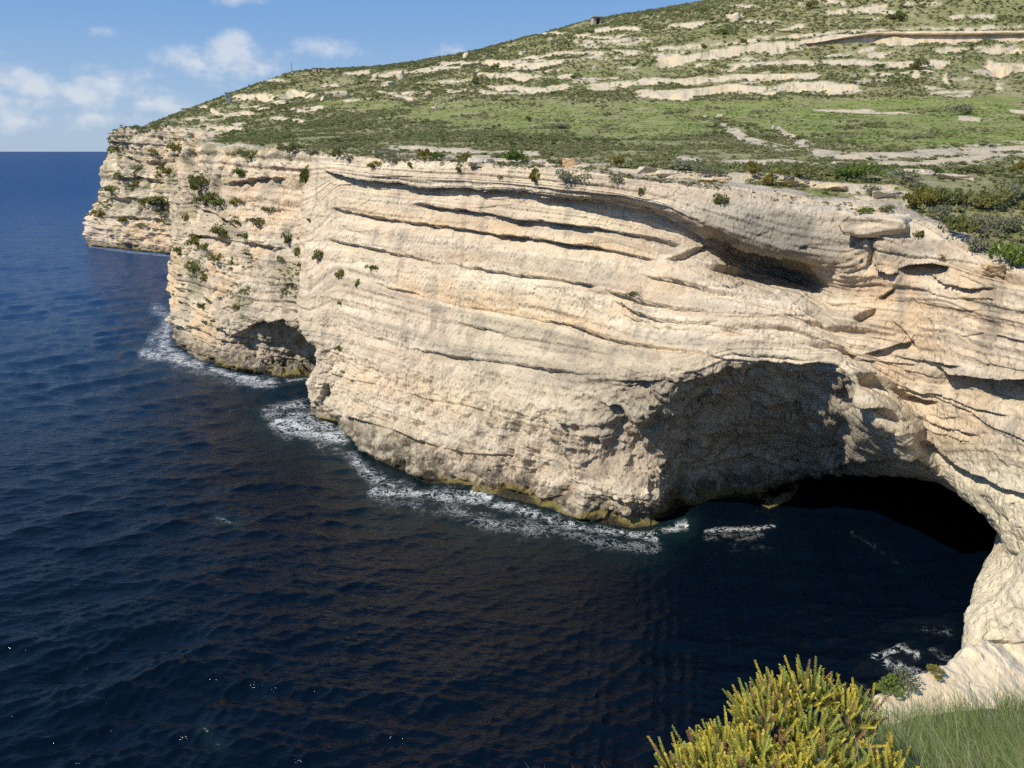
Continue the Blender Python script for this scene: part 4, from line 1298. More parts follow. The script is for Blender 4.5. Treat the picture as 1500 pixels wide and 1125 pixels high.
# ------------------------------------------------------------------ shrubs that stand out
G1 = 'shrubs along the cliff rim'; G2 = 'shrubs clinging to the middle headland'; G3 = 'shrubs on the far headland'
G4 = 'shrubs on the long face'; G5 = 'dark bushes on the hillside'; G6 = 'bushes over the right-hand wall'
SHRUBS = [
    (620, 231, 24, 18, 'olive', 'olive shrub left of two neighbours on the rim ledge', G1),
    (639, 234, 26, 17, 'bright', 'round bright green shrub right of an olive one on the rim ledge', G1),
    (681, 234, 16, 14, 'olive', 'small olive shrub on bare rim slab right of a bright green pair', G1),
    (756, 240, 42, 24, 'bright', 'widest bright green bush on the plateau rim above the long face', G1),
    (817, 244, 24, 14, 'green', 'low green bush beside an orange rock hollow on the rim', G1),
    (673, 254, 18, 20, 'green', 'green shrub hanging over the lip below the rim slab', G1),
    (783, 268, 24, 27, 'olive', 'tall olive shrub growing on the lip under the widest bright bush', G1),
    (732, 264, 16, 12, 'olive', 'small olive shrub on the lip left of a taller one', G1),
    (830, 264, 36, 20, 'grey', 'grey shrub on the lip left of its grey twin', G1),
    (852, 266, 30, 16, 'grey', 'grey shrub on the lip right of its grey twin', G1),
    (907, 245, 24, 22, 'olive', 'round olive bush on the rim left of the bare grey platform', G1),
    (1101, 256, 28, 26, 'olive', 'upper of two olive bushes at the edge of the bare platform', G1),
    (1120, 270, 30, 22, 'olive', 'lower of two olive bushes at the edge of the bare platform', G1),
    (903, 270, 22, 16, 'grey', 'grey shrub on the broken edge left of the overhang', G1),
    (938, 288, 11, 16, 'green', 'slim green shrub on the left end of the overhanging lip', G1),
    (1058, 302, 26, 24, 'green', 'green shrub hanging on the grey face of the overhang', G1),
    (1000, 250, 70, 20, 'grey', 'long grey thicket behind the rim left of the olive pair', G1),
    (1040, 258, 44, 18, 'grey', 'grey thicket touching the olive pair on its left', G1),
    (1165, 262, 60, 22, 'green', 'grey green thicket right of the olive pair', G1),
    (1248, 262, 66, 26, 'bright', 'wide fresh green bush behind the bare platform', G1),
    (1318, 268, 56, 24, 'grey', 'grey brown bush right of the fresh green one on the platform', G1),
    (1280, 285, 34, 18, 'grey', 'low grey shrub on the right end of the bare platform', G1),
    (1268, 313, 26, 14, 'bright', 'little green shrub left on top of the pale flat slab', G1),
    (1297, 309, 26, 11, 'green', 'little dark green shrub behind the pale flat slab', G1),
    (493, 232, 20, 18, 'green', 'dark shrub at the left end of the long rim', G1),
    (512, 238, 20, 14, 'grey', 'grey shrub right beside the dark one at the left rim', G1),
    (548, 246, 22, 12, 'olive', 'low olive shrub on the lip near the left rim', G1),
    (574, 240, 20, 12, 'grey', 'low grey shrub on the lip between olive ones', G1),
    (600, 246, 14, 10, 'olive', 'tiny olive shrub on the lip below the olive and bright pair', G1),
    (430, 222, 30, 16, 'green', 'dark bush where the two headland rims meet', G1),
    (410, 220, 20, 10, 'olive', 'small olive bush left of the dark rim bush', G1),
    (455, 228, 24, 14, 'grey', 'grey bush right of where the headland rims meet', G1),
    (370, 236, 34, 20, 'green', 'wide green shrub just under the middle headland rim', G2),
    (353, 260, 18, 16, 'bright', 'round green shrub below the wide one under the middle rim', G2),
    (448, 270, 26, 34, 'green', 'hanging green shrub high on the ridge between the headlands', G2),
    (290, 282, 38, 30, 'green', 'largest green shrub patch high on the middle headland', G2),
    (304, 297, 34, 20, 'green', 'shrub at the lower end of the largest patch', G2),
    (322, 303, 26, 16, 'bright', 'brighter shrub right of the largest patch', G2),
    (345, 301, 18, 14, 'olive', 'olive shrub right of the brighter one', G2),
    (397, 313, 22, 12, 'green', 'lone shrub right on the middle headland, upper level', G2),
    (347, 329, 20, 16, 'green', 'left of two shrubs on the second ledge', G2),
    (377, 331, 30, 15, 'green', 'right and wider of two shrubs on the second ledge', G2),
    (320, 343, 30, 22, 'green', 'tall shrub left below the second ledge', G2),
    (332, 350, 24, 14, 'olive', 'olive shrub under the tall one', G2),
    (359, 351, 23, 15, 'bright', 'round shrub below the pair on the second ledge', G2),
    (271, 326, 18, 20, 'olive', 'olive shrub on the left edge of the middle headland', G2),
    (287, 360, 30, 22, 'olive', 'olive shrub in the hollow at mid height left', G2),
    (301, 370, 18, 18, 'green', 'green shrub right of the mid hollow', G2),
    (322, 384, 34, 17, 'green', 'wide flat shrub near the lowest ledge', G2),
    (263, 376, 18, 18, 'green', 'shrub at the very edge above the sea', G2),
    (281, 401, 44, 24, 'green', 'long shrub on the lowest slanting ledge', G2),
    (300, 412, 18, 14, 'olive', 'olive tip of the lowest slanting ledge', G2),
    (413, 388, 17, 16, 'green', 'round shrub low on the ridge left of the tufts', G2),
    (423, 362, 17, 28, 'green', 'upright shrub strip on the ridge', G2),
    (437, 377, 18, 18, 'green', 'shrub right of the upright strip', G2),
    (468, 381, 22, 20, 'green', 'dark shrub at the left end of the long face', G4),
    (440, 392, 14, 10, 'olive', 'tiny olive tuft below the ridge shrubs', G2),
    (297, 456, 12, 16, 'green', 'small shrub alone below the lowest ledge', G2),
    (306, 442, 12, 8, 'green', 'tiny tuft right above the lone low shrub', G2),
    (345, 452, 15, 9, 'olive', 'tiny olive tuft above the low cave', G2),
    (498, 408, 16, 17, 'olive', 'olive shrub left of the bright upright one on the long face', G4),
    (523, 424, 11, 19, 'bright', 'bright green upright shrub on the long face', G4),
    (546, 399, 18, 13, 'green', 'shrub on the small knob of the long face', G4),
    (500, 516, 19, 14, 'bright', 'round green shrub low on the left of the long face', G4),
    (498, 446, 9, 7, 'green', 'speck of green between the upper and lower shrubs', G4),
    (503, 548, 9, 7, 'green', 'lowest speck of green on the long face', G4),
    (453, 326, 9, 9, 'green', 'speck of green high at the left of the long face', G4),
    (927, 434, 20, 9, 'green', 'flat green shrub on the short ledge right of the yellow band', G4),
    (905, 431, 22, 8, 'olive', 'dry olive shrub left on the short ledge', G4),
    (227, 296, 46, 12, 'green', 'long green ledge shrub across the far headland', G3),
    (163, 284, 26, 16, 'green', 'shrub on the seaward shoulder of the far headland', G3),
    (143, 318, 28, 16, 'olive', 'shrub on the lowest seaward nose of the far headland', G3),
    (180, 326, 18, 10, 'olive', 'little shrub right of the seaward nose', G3),
    (211, 333, 30, 9, 'green', 'low flat shrub over the drip-stained foot of the far headland', G3),
    (174, 222, 22, 9, 'green', 'shrub in the notch under the far rim', G3),
    (233, 232, 28, 18, 'green', 'dark shrub below the right part of the far rim', G3),
    (243, 256, 18, 13, 'olive', 'olive shrub at mid height right on the far headland', G3),
    (184, 264, 26, 13, 'green', 'shrub patch at mid height left on the far headland', G3),
    (262, 225, 26, 18, 'olive', 'bush by the dark vertical cleft', G3),
    (200, 250, 18, 12, 'grey', 'grey shrub in the middle of the far headland', G3),
    (725, 101, 12, 11, 'green', 'dark bush above the left end of the short pale terrace', G5),
    (698, 124, 16, 14, 'green', 'olive dark bush left of the two pale terraces', G5),
    (747, 121, 17, 9, 'green', 'flat bush between the two pale terraces', G5),
    (843, 115, 18, 9, 'bright', 'green bush between terraces in mid slope', G5),
    (1030, 71, 12, 9, 'olive', 'brown bush left above the long pale terrace', G5),
    (1088, 67, 12, 13, 'green', 'dark bush standing on the long pale terrace', G5),
    (1315, 30, 28, 17, 'green', 'large dark bush high on the slope over the terrace wall', G5),
    (1061, 50, 18, 9, 'bright', 'green bush high on the slope left', G5),
    (1190, 12, 28, 12, 'green', 'dark bush at the upper picture edge', G5),
    (1348, 101, 30, 18, 'green', 'dark bush below the terrace wall', G5),
    (1290, 100, 13, 8, 'green', 'small dark bush left of the one below the terrace wall', G5),
    (1405, 168, 40, 17, 'grey', 'grey bare bush standing in the green field', G5),
    (1238, 100, 12, 6, 'olive', 'tiny olive bush on the second terrace', G5),
    (775, 177, 12, 9, 'green', 'round dark bush alone in the left field', G5),
    (820, 188, 28, 9, 'grey', 'brown flat bush in the left field', G5),
    (1107, 166, 18, 7, 'grey', 'grey bush near the two white boulders', G5),
    (1493, 254, 22, 24, 'olive', 'brown bush at the right picture edge beyond the pavement', G6),
    (1423, 252, 30, 12, 'green', 'green bush on the pavement left of the brown edge bush', G6),
    (1348, 300, 54, 32, 'olive', 'brown olive bush at the left end of the rim thicket', G6),
    (1392, 302, 56, 34, 'green', 'green bush right of the brown olive one', G6),
    (1400, 350, 46, 42, 'green', 'dark green bush hanging over the edge of the right-hand wall', G6),
    (1445, 305, 60, 36, 'green', 'broad green bush in the middle of the rim thicket', G6),
    (1490, 300, 50, 40, 'grey', 'tall grey bush at the right edge of the rim thicket', G6),
    (1372, 322, 40, 28, 'grey', 'grey bush between brown olive and dark green ones', G6),
    (1440, 345, 50, 38, 'grey', 'pale grey bush right of the hanging dark green one', G6),
    (1434, 374, 40, 34, 'grey', 'lowest grey bush on the edge of the right-hand wall', G6),
    (1484, 395, 58, 50, 'bright', 'large bright green bush at the right picture edge above the wall', G6),
    (1473, 340, 40, 30, 'grey', 'grey bush behind the large bright green one', G6),
    (1343, 348, 22, 14, 'olive', 'olive shrub at the right end of the pale flat slab', G6),
    (1378, 380, 16, 10, 'olive', 'tuft on the stained face under the slab', G6),
]
for q in SHRUBS:
    shrub(*q[:5], q[5], q[6])

# ------------------------------------------------------------------ loose rock
ROCKS = {'boulder': [rock_mesh('boulder_shape', 600 + i, 'boulder') for i in range(4)],
         'slab': [rock_mesh('slab_shape', 620 + i, 'slab') for i in range(4)],
         'orange': [rock_mesh('slab_shape', 640 + i, 'slab', warm=0.8, grey=0.0) for i in range(2)],
         'pale': [rock_mesh('pale_shape', 660 + i, 'boulder', grey=0.0) for i in range(3)]}
_r = {k: 0 for k in ROCKS}


def rock(px, py, w, h, kind, label, group, name='boulder', depth=0.7, sink=0.25, tilt=0.06):
    loc, nor, ob = pick(px, py)
    if loc is None or ob == 'sea':
        return None
    m = ROCKS[kind][_r[kind] % len(ROCKS[kind])]; _r[kind] += 1
    mpp = (loc.y * CT - (loc.z - CAM_Z) * ST) / F_PX
    o = bpy.data.objects.new(name, m); COL.objects.link(o)
    hw, hh = 0.5 * w * mpp / 0.85, 0.5 * h * mpp / 0.85
    o.scale = (hw, hw * depth, hh * 1.2)
    o.rotation_euler = (random.uniform(-tilt, tilt), random.uniform(-tilt, tilt), random.uniform(-0.35, 0.35))
    o.location = loc + Vector((0, hw * depth * 0.4, hh * (1 - 2 * sink)))
    o['label'] = label; o['category'] = 'rock'; o['group'] = group
    return o


H1 = 'boulders scattered on the hillside'; H2 = 'limestone slabs along the plateau rim'
for q in [
    (587, 116, 12, 13, 'boulder', 'upright boulder on the left slope, right of its pale neighbour', H1),
    (550, 116, 11, 10, 'boulder', 'tan boulder high on the left slope', H1),
    (567, 127, 18, 10, 'pale', 'pale jagged rock below the upright boulder', H1),
    (503, 142, 13, 9, 'pale', 'right of two light rocks in mid left slope', H1),
    (493, 143, 9, 9, 'pale', 'left of two light rocks in mid left slope', H1),
    (473, 148, 7, 8, 'boulder', 'small rock left of the two light ones', H1),
    (627, 140, 10, 7, 'boulder', 'small rock right on the left slope near the pale terrace', H1),
    (636, 161, 9, 6, 'boulder', 'small tan rock at the edge of the left field', H1),
    (1033, 173, 8, 5, 'pale', 'left of two white boulders in the field', H1),
    (1053, 173, 10, 6, 'pale', 'right of two white boulders in the field', H1),
    (1133, 190, 7, 6, 'pale', 'white stone at the top of the short path', H1),
    (430, 163, 8, 7, 'boulder', 'tan rock low on the left slope', H1),
    (683, 84, 9, 8, 'boulder', 'rock standing near the skyline left of the hut', H1),
    (765, 80, 11, 7, 'pale', 'light rock above the short pale terrace', H1),
    (805, 61, 8, 6, 'pale', 'white rock below the skyline left of the hut', H1),
    (871, 103, 7, 6, 'pale', 'white stone alone in mid slope', H1),
    (922, 62, 12, 8, 'boulder', 'grey rock in the slope under the hut', H1),
    (1078, 30, 14, 12, 'boulder', 'big grey outcrop boulder near the top of the slope', H1),
]:
    rock(*q)
for q in [
    (600, 230, 30, 7, 'slab', 'leftmost bare slab on the rim, left of the olive and bright pair', H2),
    (660, 236, 28, 9, 'slab', 'slab between the bright round shrub and the small olive one', H2),
    (706, 240, 34, 9, 'slab', 'slab left of the widest bright bush', H2),
    (790, 242, 24, 7, 'slab', 'slab right of the widest bright bush', H2),
    (842, 242, 30, 11, 'orange', 'orange hollowed rock on the rim', H2),
    (880, 246, 26, 8, 'slab', 'pale slab left of the round olive bush', H2),
    (948, 252, 38, 9, 'slab', 'slab right of the round olive bush', H2),
    (985, 256, 34, 7, 'slab', 'thin slab in front of the long grey thicket', H2),
    (1045, 266, 58, 7, 'orange', 'long thin tan ledge left of the olive pair', H2),
    (1162, 272, 66, 8, 'orange', 'long tan ledge right of the olive pair', H2),
    (1228, 279, 60, 9, 'orange', 'long tan ledge below the fresh green bush', H2),
    (1300, 288, 46, 10, 'slab', 'grey slab beside the low grey shrub', H2),
    (560, 226, 24, 6, 'slab', 'small slab far left behind the rim', H2),
    (1235, 242, 40, 6, 'slab', 'thin slab between fresh green bush and pavement', H2),
    (1345, 255, 46, 8, 'slab', 'rough slab on the pavement right of the grey brown bush', H2),
    (1400, 262, 50, 8, 'slab', 'rough slab on the pavement left of the edge bush', H2),
]:
    rock(*q, name='flat_rock', depth=0.55, sink=0.38)
rock(1302, 338, 126, 30, 'pale', 'pale flat-topped slab bridging a dark crevice on the rim', H2, name='flat_rock', depth=0.8, sink=0.25, tilt=.03)
rock(1468, 398, 34, 12, 'orange', 'tan overhanging block under the large bright green bush', H2, name='flat_rock', depth=1.0, sink=0.4)

# ------------------------------------------------------------------ small buildings on the skyline
def plain(name, base, var, scale=3.0, rough=0.9):
    m, g, p = new_mat(name)
    pos = g.new('ShaderNodeTexCoord').outputs['Object']
    g.put(p.inputs['Base Color'], g.mix(g.noise(pos, scale, 4, .65), base, var))
    p.inputs['Roughness'].default_value = rough
    return m


MAT_WALL = plain('dry_stone', (0.46, 0.40, 0.31), (0.27, 0.245, 0.20))
MAT_GREYW = plain('grey_render', (0.27, 0.28, 0.28), (0.17, 0.175, 0.175))
MAT_ROOF = plain('concrete_roof', (0.40, 0.39, 0.37), (0.27, 0.26, 0.25))
MAT_HOLE = plain('dark_openings', (0.12, 0.045, 0.03), (0.08, 0.04, 0.03))  # dark reddish panels; shade inside doorways and window is put into their colour
MAT_WOOD = plain('weathered_wood', (0.10, 0.085, 0.07), (0.16, 0.14, 0.12))


def boxes(name, parts, mat, parent, res_noise=0.0):
    """one part made of closed boxes (x0, x1, y0, y1, z0, z1)"""
    V = []; Fc = []
    for (x0, x1, y0, y1, z0, z1) in parts:
        n = len(V)
        V += [(x0, y0, z0), (x1, y0, z0), (x1, y1, z0), (x0, y1, z0), (x0, y0, z1), (x1, y0, z1), (x1, y1, z1), (x0, y1, z1)]
        Fc += [tuple(n + k for k in f) for f in ((3, 2, 1, 0), (4, 5, 6, 7), (0, 1, 5, 4), (1, 2, 6, 5), (2, 3, 7, 6), (3, 0, 4, 7))]
    me = np_mesh(name, np.array(V), np.array(Fc), smooth=False)
    return link(name, me, mat, parent)


def holder(name, loc, label, cat, group=None, rz=0.0):
    o = bpy.data.objects.new(name, None); COL.objects.link(o)
    o.location = loc; o.rotation_euler = (0, 0, rz)
    o['label'] = label; o['category'] = cat
    if group:
        o['group'] = group
    return o


loc, _, _ = pick(873, 36)
h = holder('stone_hut', loc, 'small flat-roofed hut with dark doorway on the skyline', 'hut', rz=0.25)
boxes('wall', [(-2.6, -0.6, -2.0, 2.2, -2.0, 4.0), (1.9, 2.6, -2.0, 2.2, -2.0, 4.0), (-0.6, 1.9, -1.0, 2.2, -2.0, 4.0)], MAT_WALL, h)
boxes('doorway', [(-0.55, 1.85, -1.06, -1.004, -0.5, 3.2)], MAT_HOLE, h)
boxes('roof', [(-3.1, 4.6, -2.7, 2.8, 4.0, 4.5)], MAT_ROOF, h)
boxes('post', [(4.1, 4.35, -2.4, -2.15, -2.0, 4.0)], MAT_WOOD, h)

loc, _, _ = pick(464, 106)
h = holder('stone_hut', loc, 'low stone hut on the crest right of the thin mast', 'hut')
boxes('wall', [(-2.8, 2.6, -1.8, 1.8, -1.5, 2.6)], MAT_WALL, h)
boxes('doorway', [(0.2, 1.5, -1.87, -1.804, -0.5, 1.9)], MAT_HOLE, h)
boxes('roof', [(-3.2, 3.6, -2.2, 2.2, 2.6, 3.1)], MAT_ROOF, h)

loc, _, _ = pick(428, 108)
h = holder('mast', loc, 'thin mast standing on the left crest', 'mast')
link('pole', np_mesh('pole', *tube([(0, 0, -1), (0, 0, 4), (0, 0, 8)], [.28, .22, .14], 8)), MAT_WOOD, h)
boxes('base', [(-1.1, 1.1, -.9, .9, -1.0, 1.1)], MAT_WALL, h)

loc, _, _ = pick(335, 150)
h = holder('stone_tower', loc, 'grey box-shaped tower left of the pale quarry scar', 'tower', rz=.15)
boxes('wall', [(-1.6, 1.6, -1.6, 1.6, -1.0, 5.6)], MAT_GREYW, h)
boxes('parapet', [(-1.85, 1.85, -1.85, 1.85, 5.6, 6.2)], MAT_ROOF, h)
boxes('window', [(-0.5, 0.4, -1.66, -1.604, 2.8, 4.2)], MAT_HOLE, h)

loc, _, _ = pick(271, 164)
h = holder('stone_hut', loc, 'tiny hut low on the skyline at the far left', 'hut')
boxes('wall', [(-1.7, 1.7, -1.3, 1.3, -1.0, 2.0)], MAT_WALL, h)
boxes('roof', [(-2.0, 2.0, -1.6, 1.6, 2.0, 2.4)], MAT_ROOF, h)


def terrace_wall():
    """the long shaded retaining wall below the overhanging edge of the topmost terrace"""
    pts = []
    for px, py in ((1180, 68), (1230, 64), (1290, 61), (1350, 61), (1420, 61), (1500, 60), (1580, 59)):
        l, _, _ = pick(px, py)
        if l is not None:
            pts.append(l)
    h = holder('terrace_wall', pts[0], 'long dark retaining wall under the ledge of the upper terrace', 'wall')
    h['kind'] = 'thing'
    A = np.array([tuple(p - pts[0]) for p in pts])
    A, _ = pchip(A, [14] * (len(A) - 1))
    n = len(A)
    grow = sstep(np.arange(n) / n, 0.0, 0.35)
    def strip(profile, rough):
        V = []
        for k, (y, z) in enumerate(profile):
            q = A.copy(); q[:, 1] += y; q[:, 2] += np.where(z > 0, z * (0.35 + .65 * grow), z)
            q[:, 1] += rough * fbm(q + 5.0, .5, 2, 9); q[:, 2] += rough * .5 * fbm(q, .4, 2, 5)
            V.append(q)
        V = np.stack(V, 1)
        return V.reshape(-1, 3), grid_faces(n, len(profile))
    tone = lambda V: stone_tone(V, 0.1, 0.15, 0.0, False)
    V, f = strip([(0.2, -1.5), (0.9, 0.5), (1.2, 1.6), (1.25, 2.9), (5.0, 2.95), (5.0, -2)], .16)
    link('wall', np_mesh('wall', V, f, {'tone': tone(V)}), MAT_STONE, h)
    V, f = strip([(5.5, 2.8), (1.0, 2.92), (-.5, 3.0), (-.7, 3.7), (-.3, 4.2), (3.0, 4.4), (6.0, 3.2)], .30)
    link('coping', np_mesh('coping', V, f, {'tone': stone_tone(V, .2, 0.0, 0.0, False)}), MAT_STONE, h)


terrace_wall()

# ------------------------------------------------------------------ where the photographer stands
def near_ground():
    C = np.array([(0, 0, 48.35), (-2, -2, 48.4), (2.5, -1, 48.3), (0, -6, 48.6), (8, -6, 49.2), (14, 2, 48.6), at(1150, 1260, 2.5), at(1300, 1145, 3.7), at(1400, 1110, 4.5),
                  at(1500, 1094, 5.0), at(1700, 1080, 5.8), (8, 6, 46.6), (14, 8, 46.6), at(1180, 1190, 3.3)])
    xy, w = tps_fit(C, 1.0, 0.05)
    x = np.linspace(-7, 16, 150); y = np.linspace(-8, 14, 150)
    X, Y = np.meshgrid(x, y, indexing='ij')
    q = np.stack([X, Y], -1).reshape(-1, 2)
    r = np.linalg.norm(q[:, None] - xy[None], axis=-1)
    Z = (r @ w[:-3] + w[-3] + q @ w[-2:]).reshape(X.shape)
    edge = np.array([(-7, -3.0), (-3, -0.4), (-0.6, 0.7), (0.5, 1.7), (1.1, 3.2), (2.0, 4.6), (3.2, 5.5), (5.2, 6.4), (9, 7.6), (16, 8.6)])
    ey = np.interp(X, edge[:, 0], edge[:, 1])
    over = np.maximum(0, Y - ey)
    Z = Z - 2.6 * over ** 1.25
    P = np.stack([X, Y, Z], -1).reshape(-1, 3)
    P[:, 2] += 0.06 * fbm(P, 1.2, 3, 44)
    out = over.ravel()
    tone = mixc(np.tile(np.array([[0.20, 0.17, 0.11]]), (len(P), 1)), sstep(fbm(P, 1.5, 3, 46), -.2, .4), (0.10, 0.12, 0.05))
    st = stone_tone(P, .2, .2, 0, False)
    k = sstep(out, 0.3, 1.2)[:, None]
    tone = tone * (1 - k) + st * k
    me = np_mesh('clifftop_ground', P, grid_faces(150, 150), {'tone': tone})
    link('clifftop_ground', me, MAT_STONE, label='grassy clifftop edge in the foreground', kind='structure')
    return lambda a, b: None


def rock_spur():
    crest = [(1262, 1085, 19.5), (1274, 1046, 20.0), (1296, 1012, 20.6), (1342, 990, 21.4), (1394, 965, 22.4), (1432, 936, 23.4), (1476, 916, 24.4), (1560, 890, 26), (1760, 840, 29)]
    rows = []
    for i, (px, py, d) in enumerate(crest):
        c = Vector(at(px, py, d))
        back = Vector((-0.45, 0.9, 0)) if i else Vector((-0.9, 0.1, 0))
        f1 = Vector(at(px + 22, py + 40, d - 1.1)); f2 = Vector(at(px + 55, py + 100, d - 2.6)); f3 = Vector(at(px + 110, py + 190, d - 5))
        rows.append([c + back * 4 - Vector((0, 0, c.z + 3)), c + back * 3 - Vector((0, 0, 14)), c + back * 1.4 - Vector((0, 0, 4)), c + back * .5 - Vector((0, 0, .9)), c, f1, f2, f3])
    Kk = np.array([[tuple(v) for v in r] for r in rows])
    S, pu = pchip(Kk, [40] * (len(Kk) - 1)); S = np.swapaxes(S, 0, 1)
    S, pv = pchip(S, [8, 14, 16, 14, 34, 34, 20]); S = np.swapaxes(S, 0, 1)
    U, Vn = S.shape[:2]
    N = np.cross(np.gradient(S, axis=0), np.gradient(S, axis=1)); N /= np.linalg.norm(N, axis=-1, keepdims=True) + 1e-9
    if N[:, Vn * 3 // 4, 2].mean() < 0:
        N = -N
    P = S.reshape(-1, 3); N = N.reshape(-1, 3)
    dp = 0.55 * fbm(P, 1 / 6.0, 3, 55) + 0.14 * fbm(P, 1 / 1.4, 4, 57, .6) + .05 * cells(P, 1 / .9, 60) - .3 * np.maximum(0, fbm(P, 1 / 3.0, 2, 58))
    P = P + N * dp[:, None]
    flip = np.cross(S[1, 0] - S[0, 0], S[0, 1] - S[0, 0]) @ N[0] < 0
    tone = np.minimum(stone_tone(P, 0.25 + .5 * sstep(fbm(P, .12, 2, 59), .1, .6), 0.0, 0.0, False, beds=0.12) * np.array([1.10, 1.12, 1.06]), .8)
    link('rock_spur', np_mesh('rock_spur', P, grid_faces(U, Vn, flip=flip), {'tone': tone}), MAT_SPUR,
         label='smooth pale rock spur running down to the cave mouth', kind='structure')


near_ground()
rock_spur()
bpy.context.view_layer.update()
DG = bpy.context.evaluated_depsgraph_get()
shrub(1302, 1014, 44, 36, 'bright', 'small green bush on the tip of the pale rock spur', G6)
shrub(1326, 1006, 36, 32, 'grey', 'dry grey twiggy shrub behind the small green bush on the spur', G6)
shrub(1368, 988, 34, 16, 'olive', 'low yellowish shrub on the crest of the rock spur', G6)


def leafy_material(name, trans=0.3, rough=0.6):
    m, g, p = new_mat(name)
    c = g.new('ShaderNodeAttribute', attribute_name='tone').outputs['Color']
    g.l.new(c, p.inputs['Base Color']); p.inputs['Roughness'].default_value = rough
    tr = g.new('ShaderNodeBsdfTranslucent'); g.l.new(c, tr.inputs[0])
    mx = g.new('ShaderNodeMixShader'); mx.inputs[0].default_value = trans
    g.l.new(p.outputs[0], mx.inputs[1]); g.l.new(tr.outputs[0], mx.inputs[2])
    g.l.new(mx.outputs[0], g.n['Material Output'].inputs[0])
    return m


MAT_SPRIG = leafy_material('saltbush_leaves', .3)
MAT_BLADE = leafy_material('grass_blades', .35)
MAT_BARK = plain('grey_bark', (0.17, 0.13, 0.10), (0.09, 0.07, 0.055), 30.0)


def saltbush():
    r = np.random.default_rng(21)
    root = Vector(at(1165, 1215, 3.25))
    h = holder('saltbush', root, 'large yellow-green fleshy-leaved bush in the foreground', 'bush')
    lobes = [(985, 1122, 36, 3.0), (1022, 1102, 38, 3.1), (1062, 1082, 42, 3.2), (1096, 1056, 36, 3.3), (1128, 1018, 32, 3.4), (1168, 1014, 34, 3.4),
             (1140, 1072, 52, 3.15), (1190, 1060, 46, 3.2), (1228, 1040, 34, 3.3), (1252, 1030, 32, 3.4), (1275, 1045, 22, 3.4), (1262, 1085, 40, 3.2), (1306, 1105, 28, 3.2),
             (1210, 1112, 50, 3.0), (1120, 1122, 55, 2.95), (1060, 1130, 50, 2.9), (1290, 1130, 44, 3.0), (1000, 1150, 40, 2.9), (1180, 1150, 60, 2.85), (1090, 1165, 60, 2.8), (1270, 1165, 55, 2.9)]
    V = []; T = []
    root_n = np.array(root)
    for li, (px, py, rp, d) in enumerate(lobes):
        py += 16
        c = np.array(at(px, py, d)); R = rp * d / F_PX
        path = [Vector((0, 0, 0))]
        tgt = Vector(c) - root
        side = Vector((r.normal(0, .04), r.normal(0, .04), 0))
        for t in (.3, .6, .85, 1.0):
            path.append(tgt * t + side * math.sin(t * 3.1) + Vector((0, 0, .05 * math.sin(t * 3.1))))
        link('branch', np_mesh('branch', *tube(path, [.016, .012, .009, .006, .003], 7)), MAT_BARK, h)
        green = r.random(); sparse = (0.55 if px > 1195 and py > 1025 else 1.0)
        c = c + r.normal(0, .022, 3)
        ns = int(r.uniform(50, 105) * (rp / 40.0) ** 1.5 * sparse)
        dirs = r.normal(size=(ns, 3)); dirs /= np.linalg.norm(dirs, axis=1, keepdims=True)
        dirs[:, 2] = np.abs(dirs[:, 2]) * 0.9 + 0.1 * dirs[:, 2]
        for k in range(ns):
            dr = dirs[k]
            b = c + dr * R * r.uniform(0.45, 1.0)
            ax = dr * 0.75 + np.array([-0.15, 0.0, 0.75]) + r.normal(0, .30, 3); ax /= np.linalg.norm(ax)
            Ls = r.uniform(.05, .14) * (1.2 if r.random() < .2 else .95); n = int(Ls / .0017)
            side1 = np.cross(ax, [.3, .8, .2]); side1 /= np.linalg.norm(side1); side2 = np.cross(ax, side1)
            t = np.linspace(0, 1, n); ph = np.arange(n) * 2.4
            rad = .0120 * (1 - .72 * t)
            o_ = np.cos(ph)[:, None] * side1 + np.sin(ph)[:, None] * side2
            base = b + ax * (t * Ls)[:, None]
            ld = o_ * .75 + ax * .85; ld /= np.linalg.norm(ld, axis=1, keepdims=True)
            ll = (.0165 * (1 - .5 * t))[:, None] * r.uniform(.8, 1.2, (n, 1))
            wv = np.cross(ld, o_); wv /= np.linalg.norm(wv, axis=1, keepdims=True) + 1e-9
            st = base + o_ * rad[:, None] * .25
            q = np.stack([st, st + ld * ll * .5 + wv * .0034, st + ld * ll, st + ld * ll * .5 - wv * .0034], 1)
            V.append(q.reshape(-1, 3))
            kind = r.random() + .30 * (green - .35)
            tip = np.array([.64, .53, .085]) if kind < .55 else (np.array([.36, .40, .09]) if kind < .88 else np.array([.36, .22, .10]))
            bot = np.array([.27, .30, .07]) if kind < .9 else np.array([.20, .13, .07])
            col = bot[None] + (tip - bot)[None] * np.clip(t * 1.25, 0, 1)[:, None]
            col = col * r.uniform(.8, 1.2)
            T.append(np.repeat(col, 4, axis=0))
    V = np.concatenate(V) - root_n; T = np.concatenate(T)
    link('foliage', np_mesh('foliage', V, np.arange(len(V)).reshape(-1, 4), {'tone': T}, smooth=False), MAT_SPRIG, h)
    # bare dry stalks sticking out on the right
    for (x0, y0, x1, y1, d) in ((1262, 1100, 1240, 1040, 3.05), (1275, 1110, 1262, 1052, 3.05), (1250, 1125, 1285, 1060, 3.0), (1235, 1130, 1258, 1090, 2.95)):
        a = Vector(at(x0, y0 + 40, d)) - root; b = Vector(at(x1, y1, d)) - root
        m = (a + b) / 2 + Vector((.01, 0, .01))
        link('dry_stalk', np_mesh('dry_stalk', *tube([a, m, b], [.003, .0022, .001], 5)), plain('straw', (.42, .34, .24), (.3, .24, .17), 20) if 'straw' not in bpy.data.materials else bpy.data.materials['straw'], h)


saltbush()


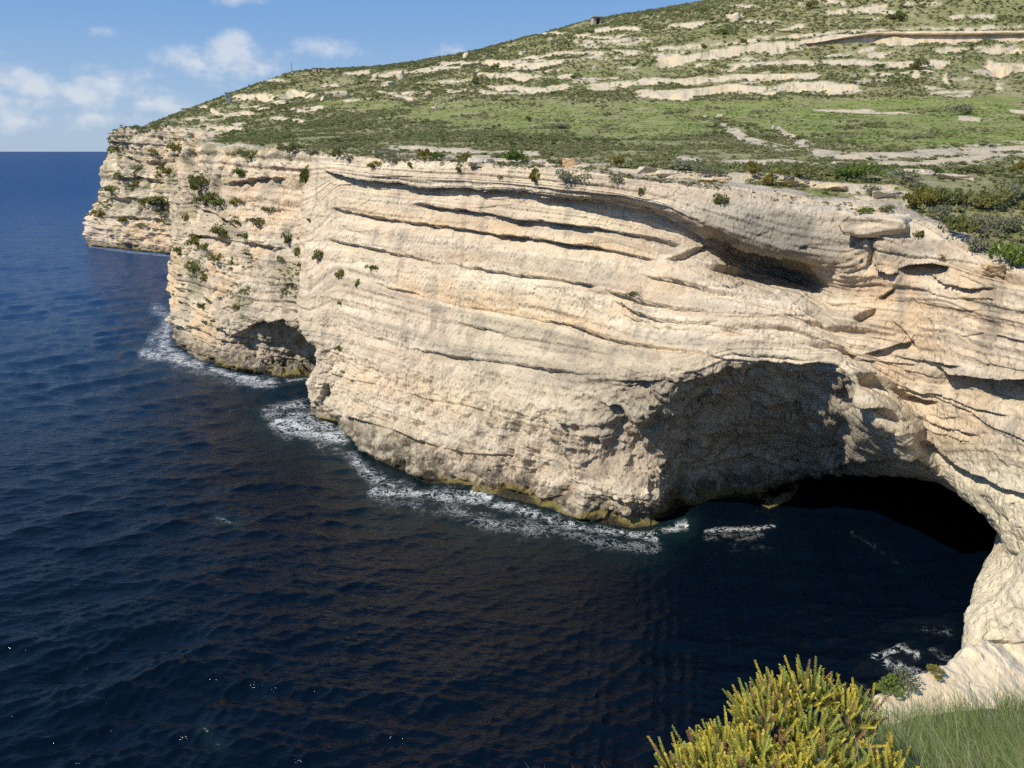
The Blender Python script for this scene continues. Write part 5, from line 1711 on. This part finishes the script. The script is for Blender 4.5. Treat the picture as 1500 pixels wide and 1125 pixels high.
def blades(name, label, roots, length, lean, cols, width, seed):
    r = np.random.default_rng(seed)
    n = len(roots)
    L = length[0] + (length[1] - length[0]) * r.random(n)
    az = r.uniform(0, 6.28, n)
    ln = np.array(lean)[None] + r.normal(0, .22, (n, 3)) * np.array([1, 1, .2])
    up = np.array([0, 0, 1.0])[None]
    seg = 4
    V = []
    wdir = np.stack([np.cos(az), np.sin(az) * .4, 0 * az], -1)
    for k in range(seg + 1):
        t = k / seg
        c = roots + up * (L * t * (1 - .18 * t))[:, None] + ln * (L * t * t)[:, None]
        w = width * (1 - t) ** .8 * r.uniform(.8, 1.2, n)
        V.append(np.stack([c - wdir * w[:, None], c + wdir * w[:, None]], 1))
    V = np.stack(V, 1)                                     # n, seg+1, 2, 3
    base = (np.arange(n) * (seg + 1) * 2)[:, None]
    f = []
    for k in range(seg):
        a = k * 2
        f.append(np.concatenate([base + a, base + a + 1, base + a + 3, base + a + 2], 1))
    F_ = np.concatenate(f)
    cc = np.array(cols)[r.integers(0, len(cols), n)] * r.uniform(.75, 1.2, (n, 1))
    T = np.repeat(cc, (seg + 1) * 2, axis=0)
    me = np_mesh(name, V.reshape(-1, 3), F_, {'tone': T}, smooth=False)
    return link(name, me, MAT_BLADE, label=label, kind='stuff')


def grass():
    r = np.random.default_rng(31)
    ground = bpy.data.objects['clifftop_ground']
    def on_ground(px, py):
        o = Vector((0, 0, CAM_Z))
        ok, l, n, _ = ground.ray_cast(o, (Vector(at(px, py, 100.0)) - o).normalized())
        return l if ok else None
    R = []
    tries = 0
    while len(R) < 1100 and tries < 6000:
        tries += 1
        l = on_ground(r.uniform(1262, 1640), r.uniform(1012, 1230))
        if l is not None and l.length:
            R.append(tuple(l))
    R = np.array(R)
    i = r.integers(0, len(R), 16000)
    roots = R[i] + r.normal(0, .05, (len(i), 3)) * np.array([1, 1, 0]); roots[:, 2] -= .03
    blades('long_grass', 'tall soft grey-green grass on the clifftop edge', roots, (.14, .46), (-.24, 0, 0),
           [(.24, .32, .10), (.19, .28, .07), (.33, .36, .16), (.44, .39, .24), (.15, .23, .055)], .0026, 3)
    # thin dry stems at the lower edge, left of the bush
    S = np.array([at(r.uniform(770, 935), r.uniform(1135, 1190), 2.6 + r.uniform(-.1, .2)) for _ in range(60)])
    blades('dry_grass', 'thin dry grass stems at the lower edge beside the bush', S, (.06, .16), (-.1, 0, 0), [(.26, .22, .14), (.20, .18, .10), (.30, .25, .17)], .0011, 8)


grass()
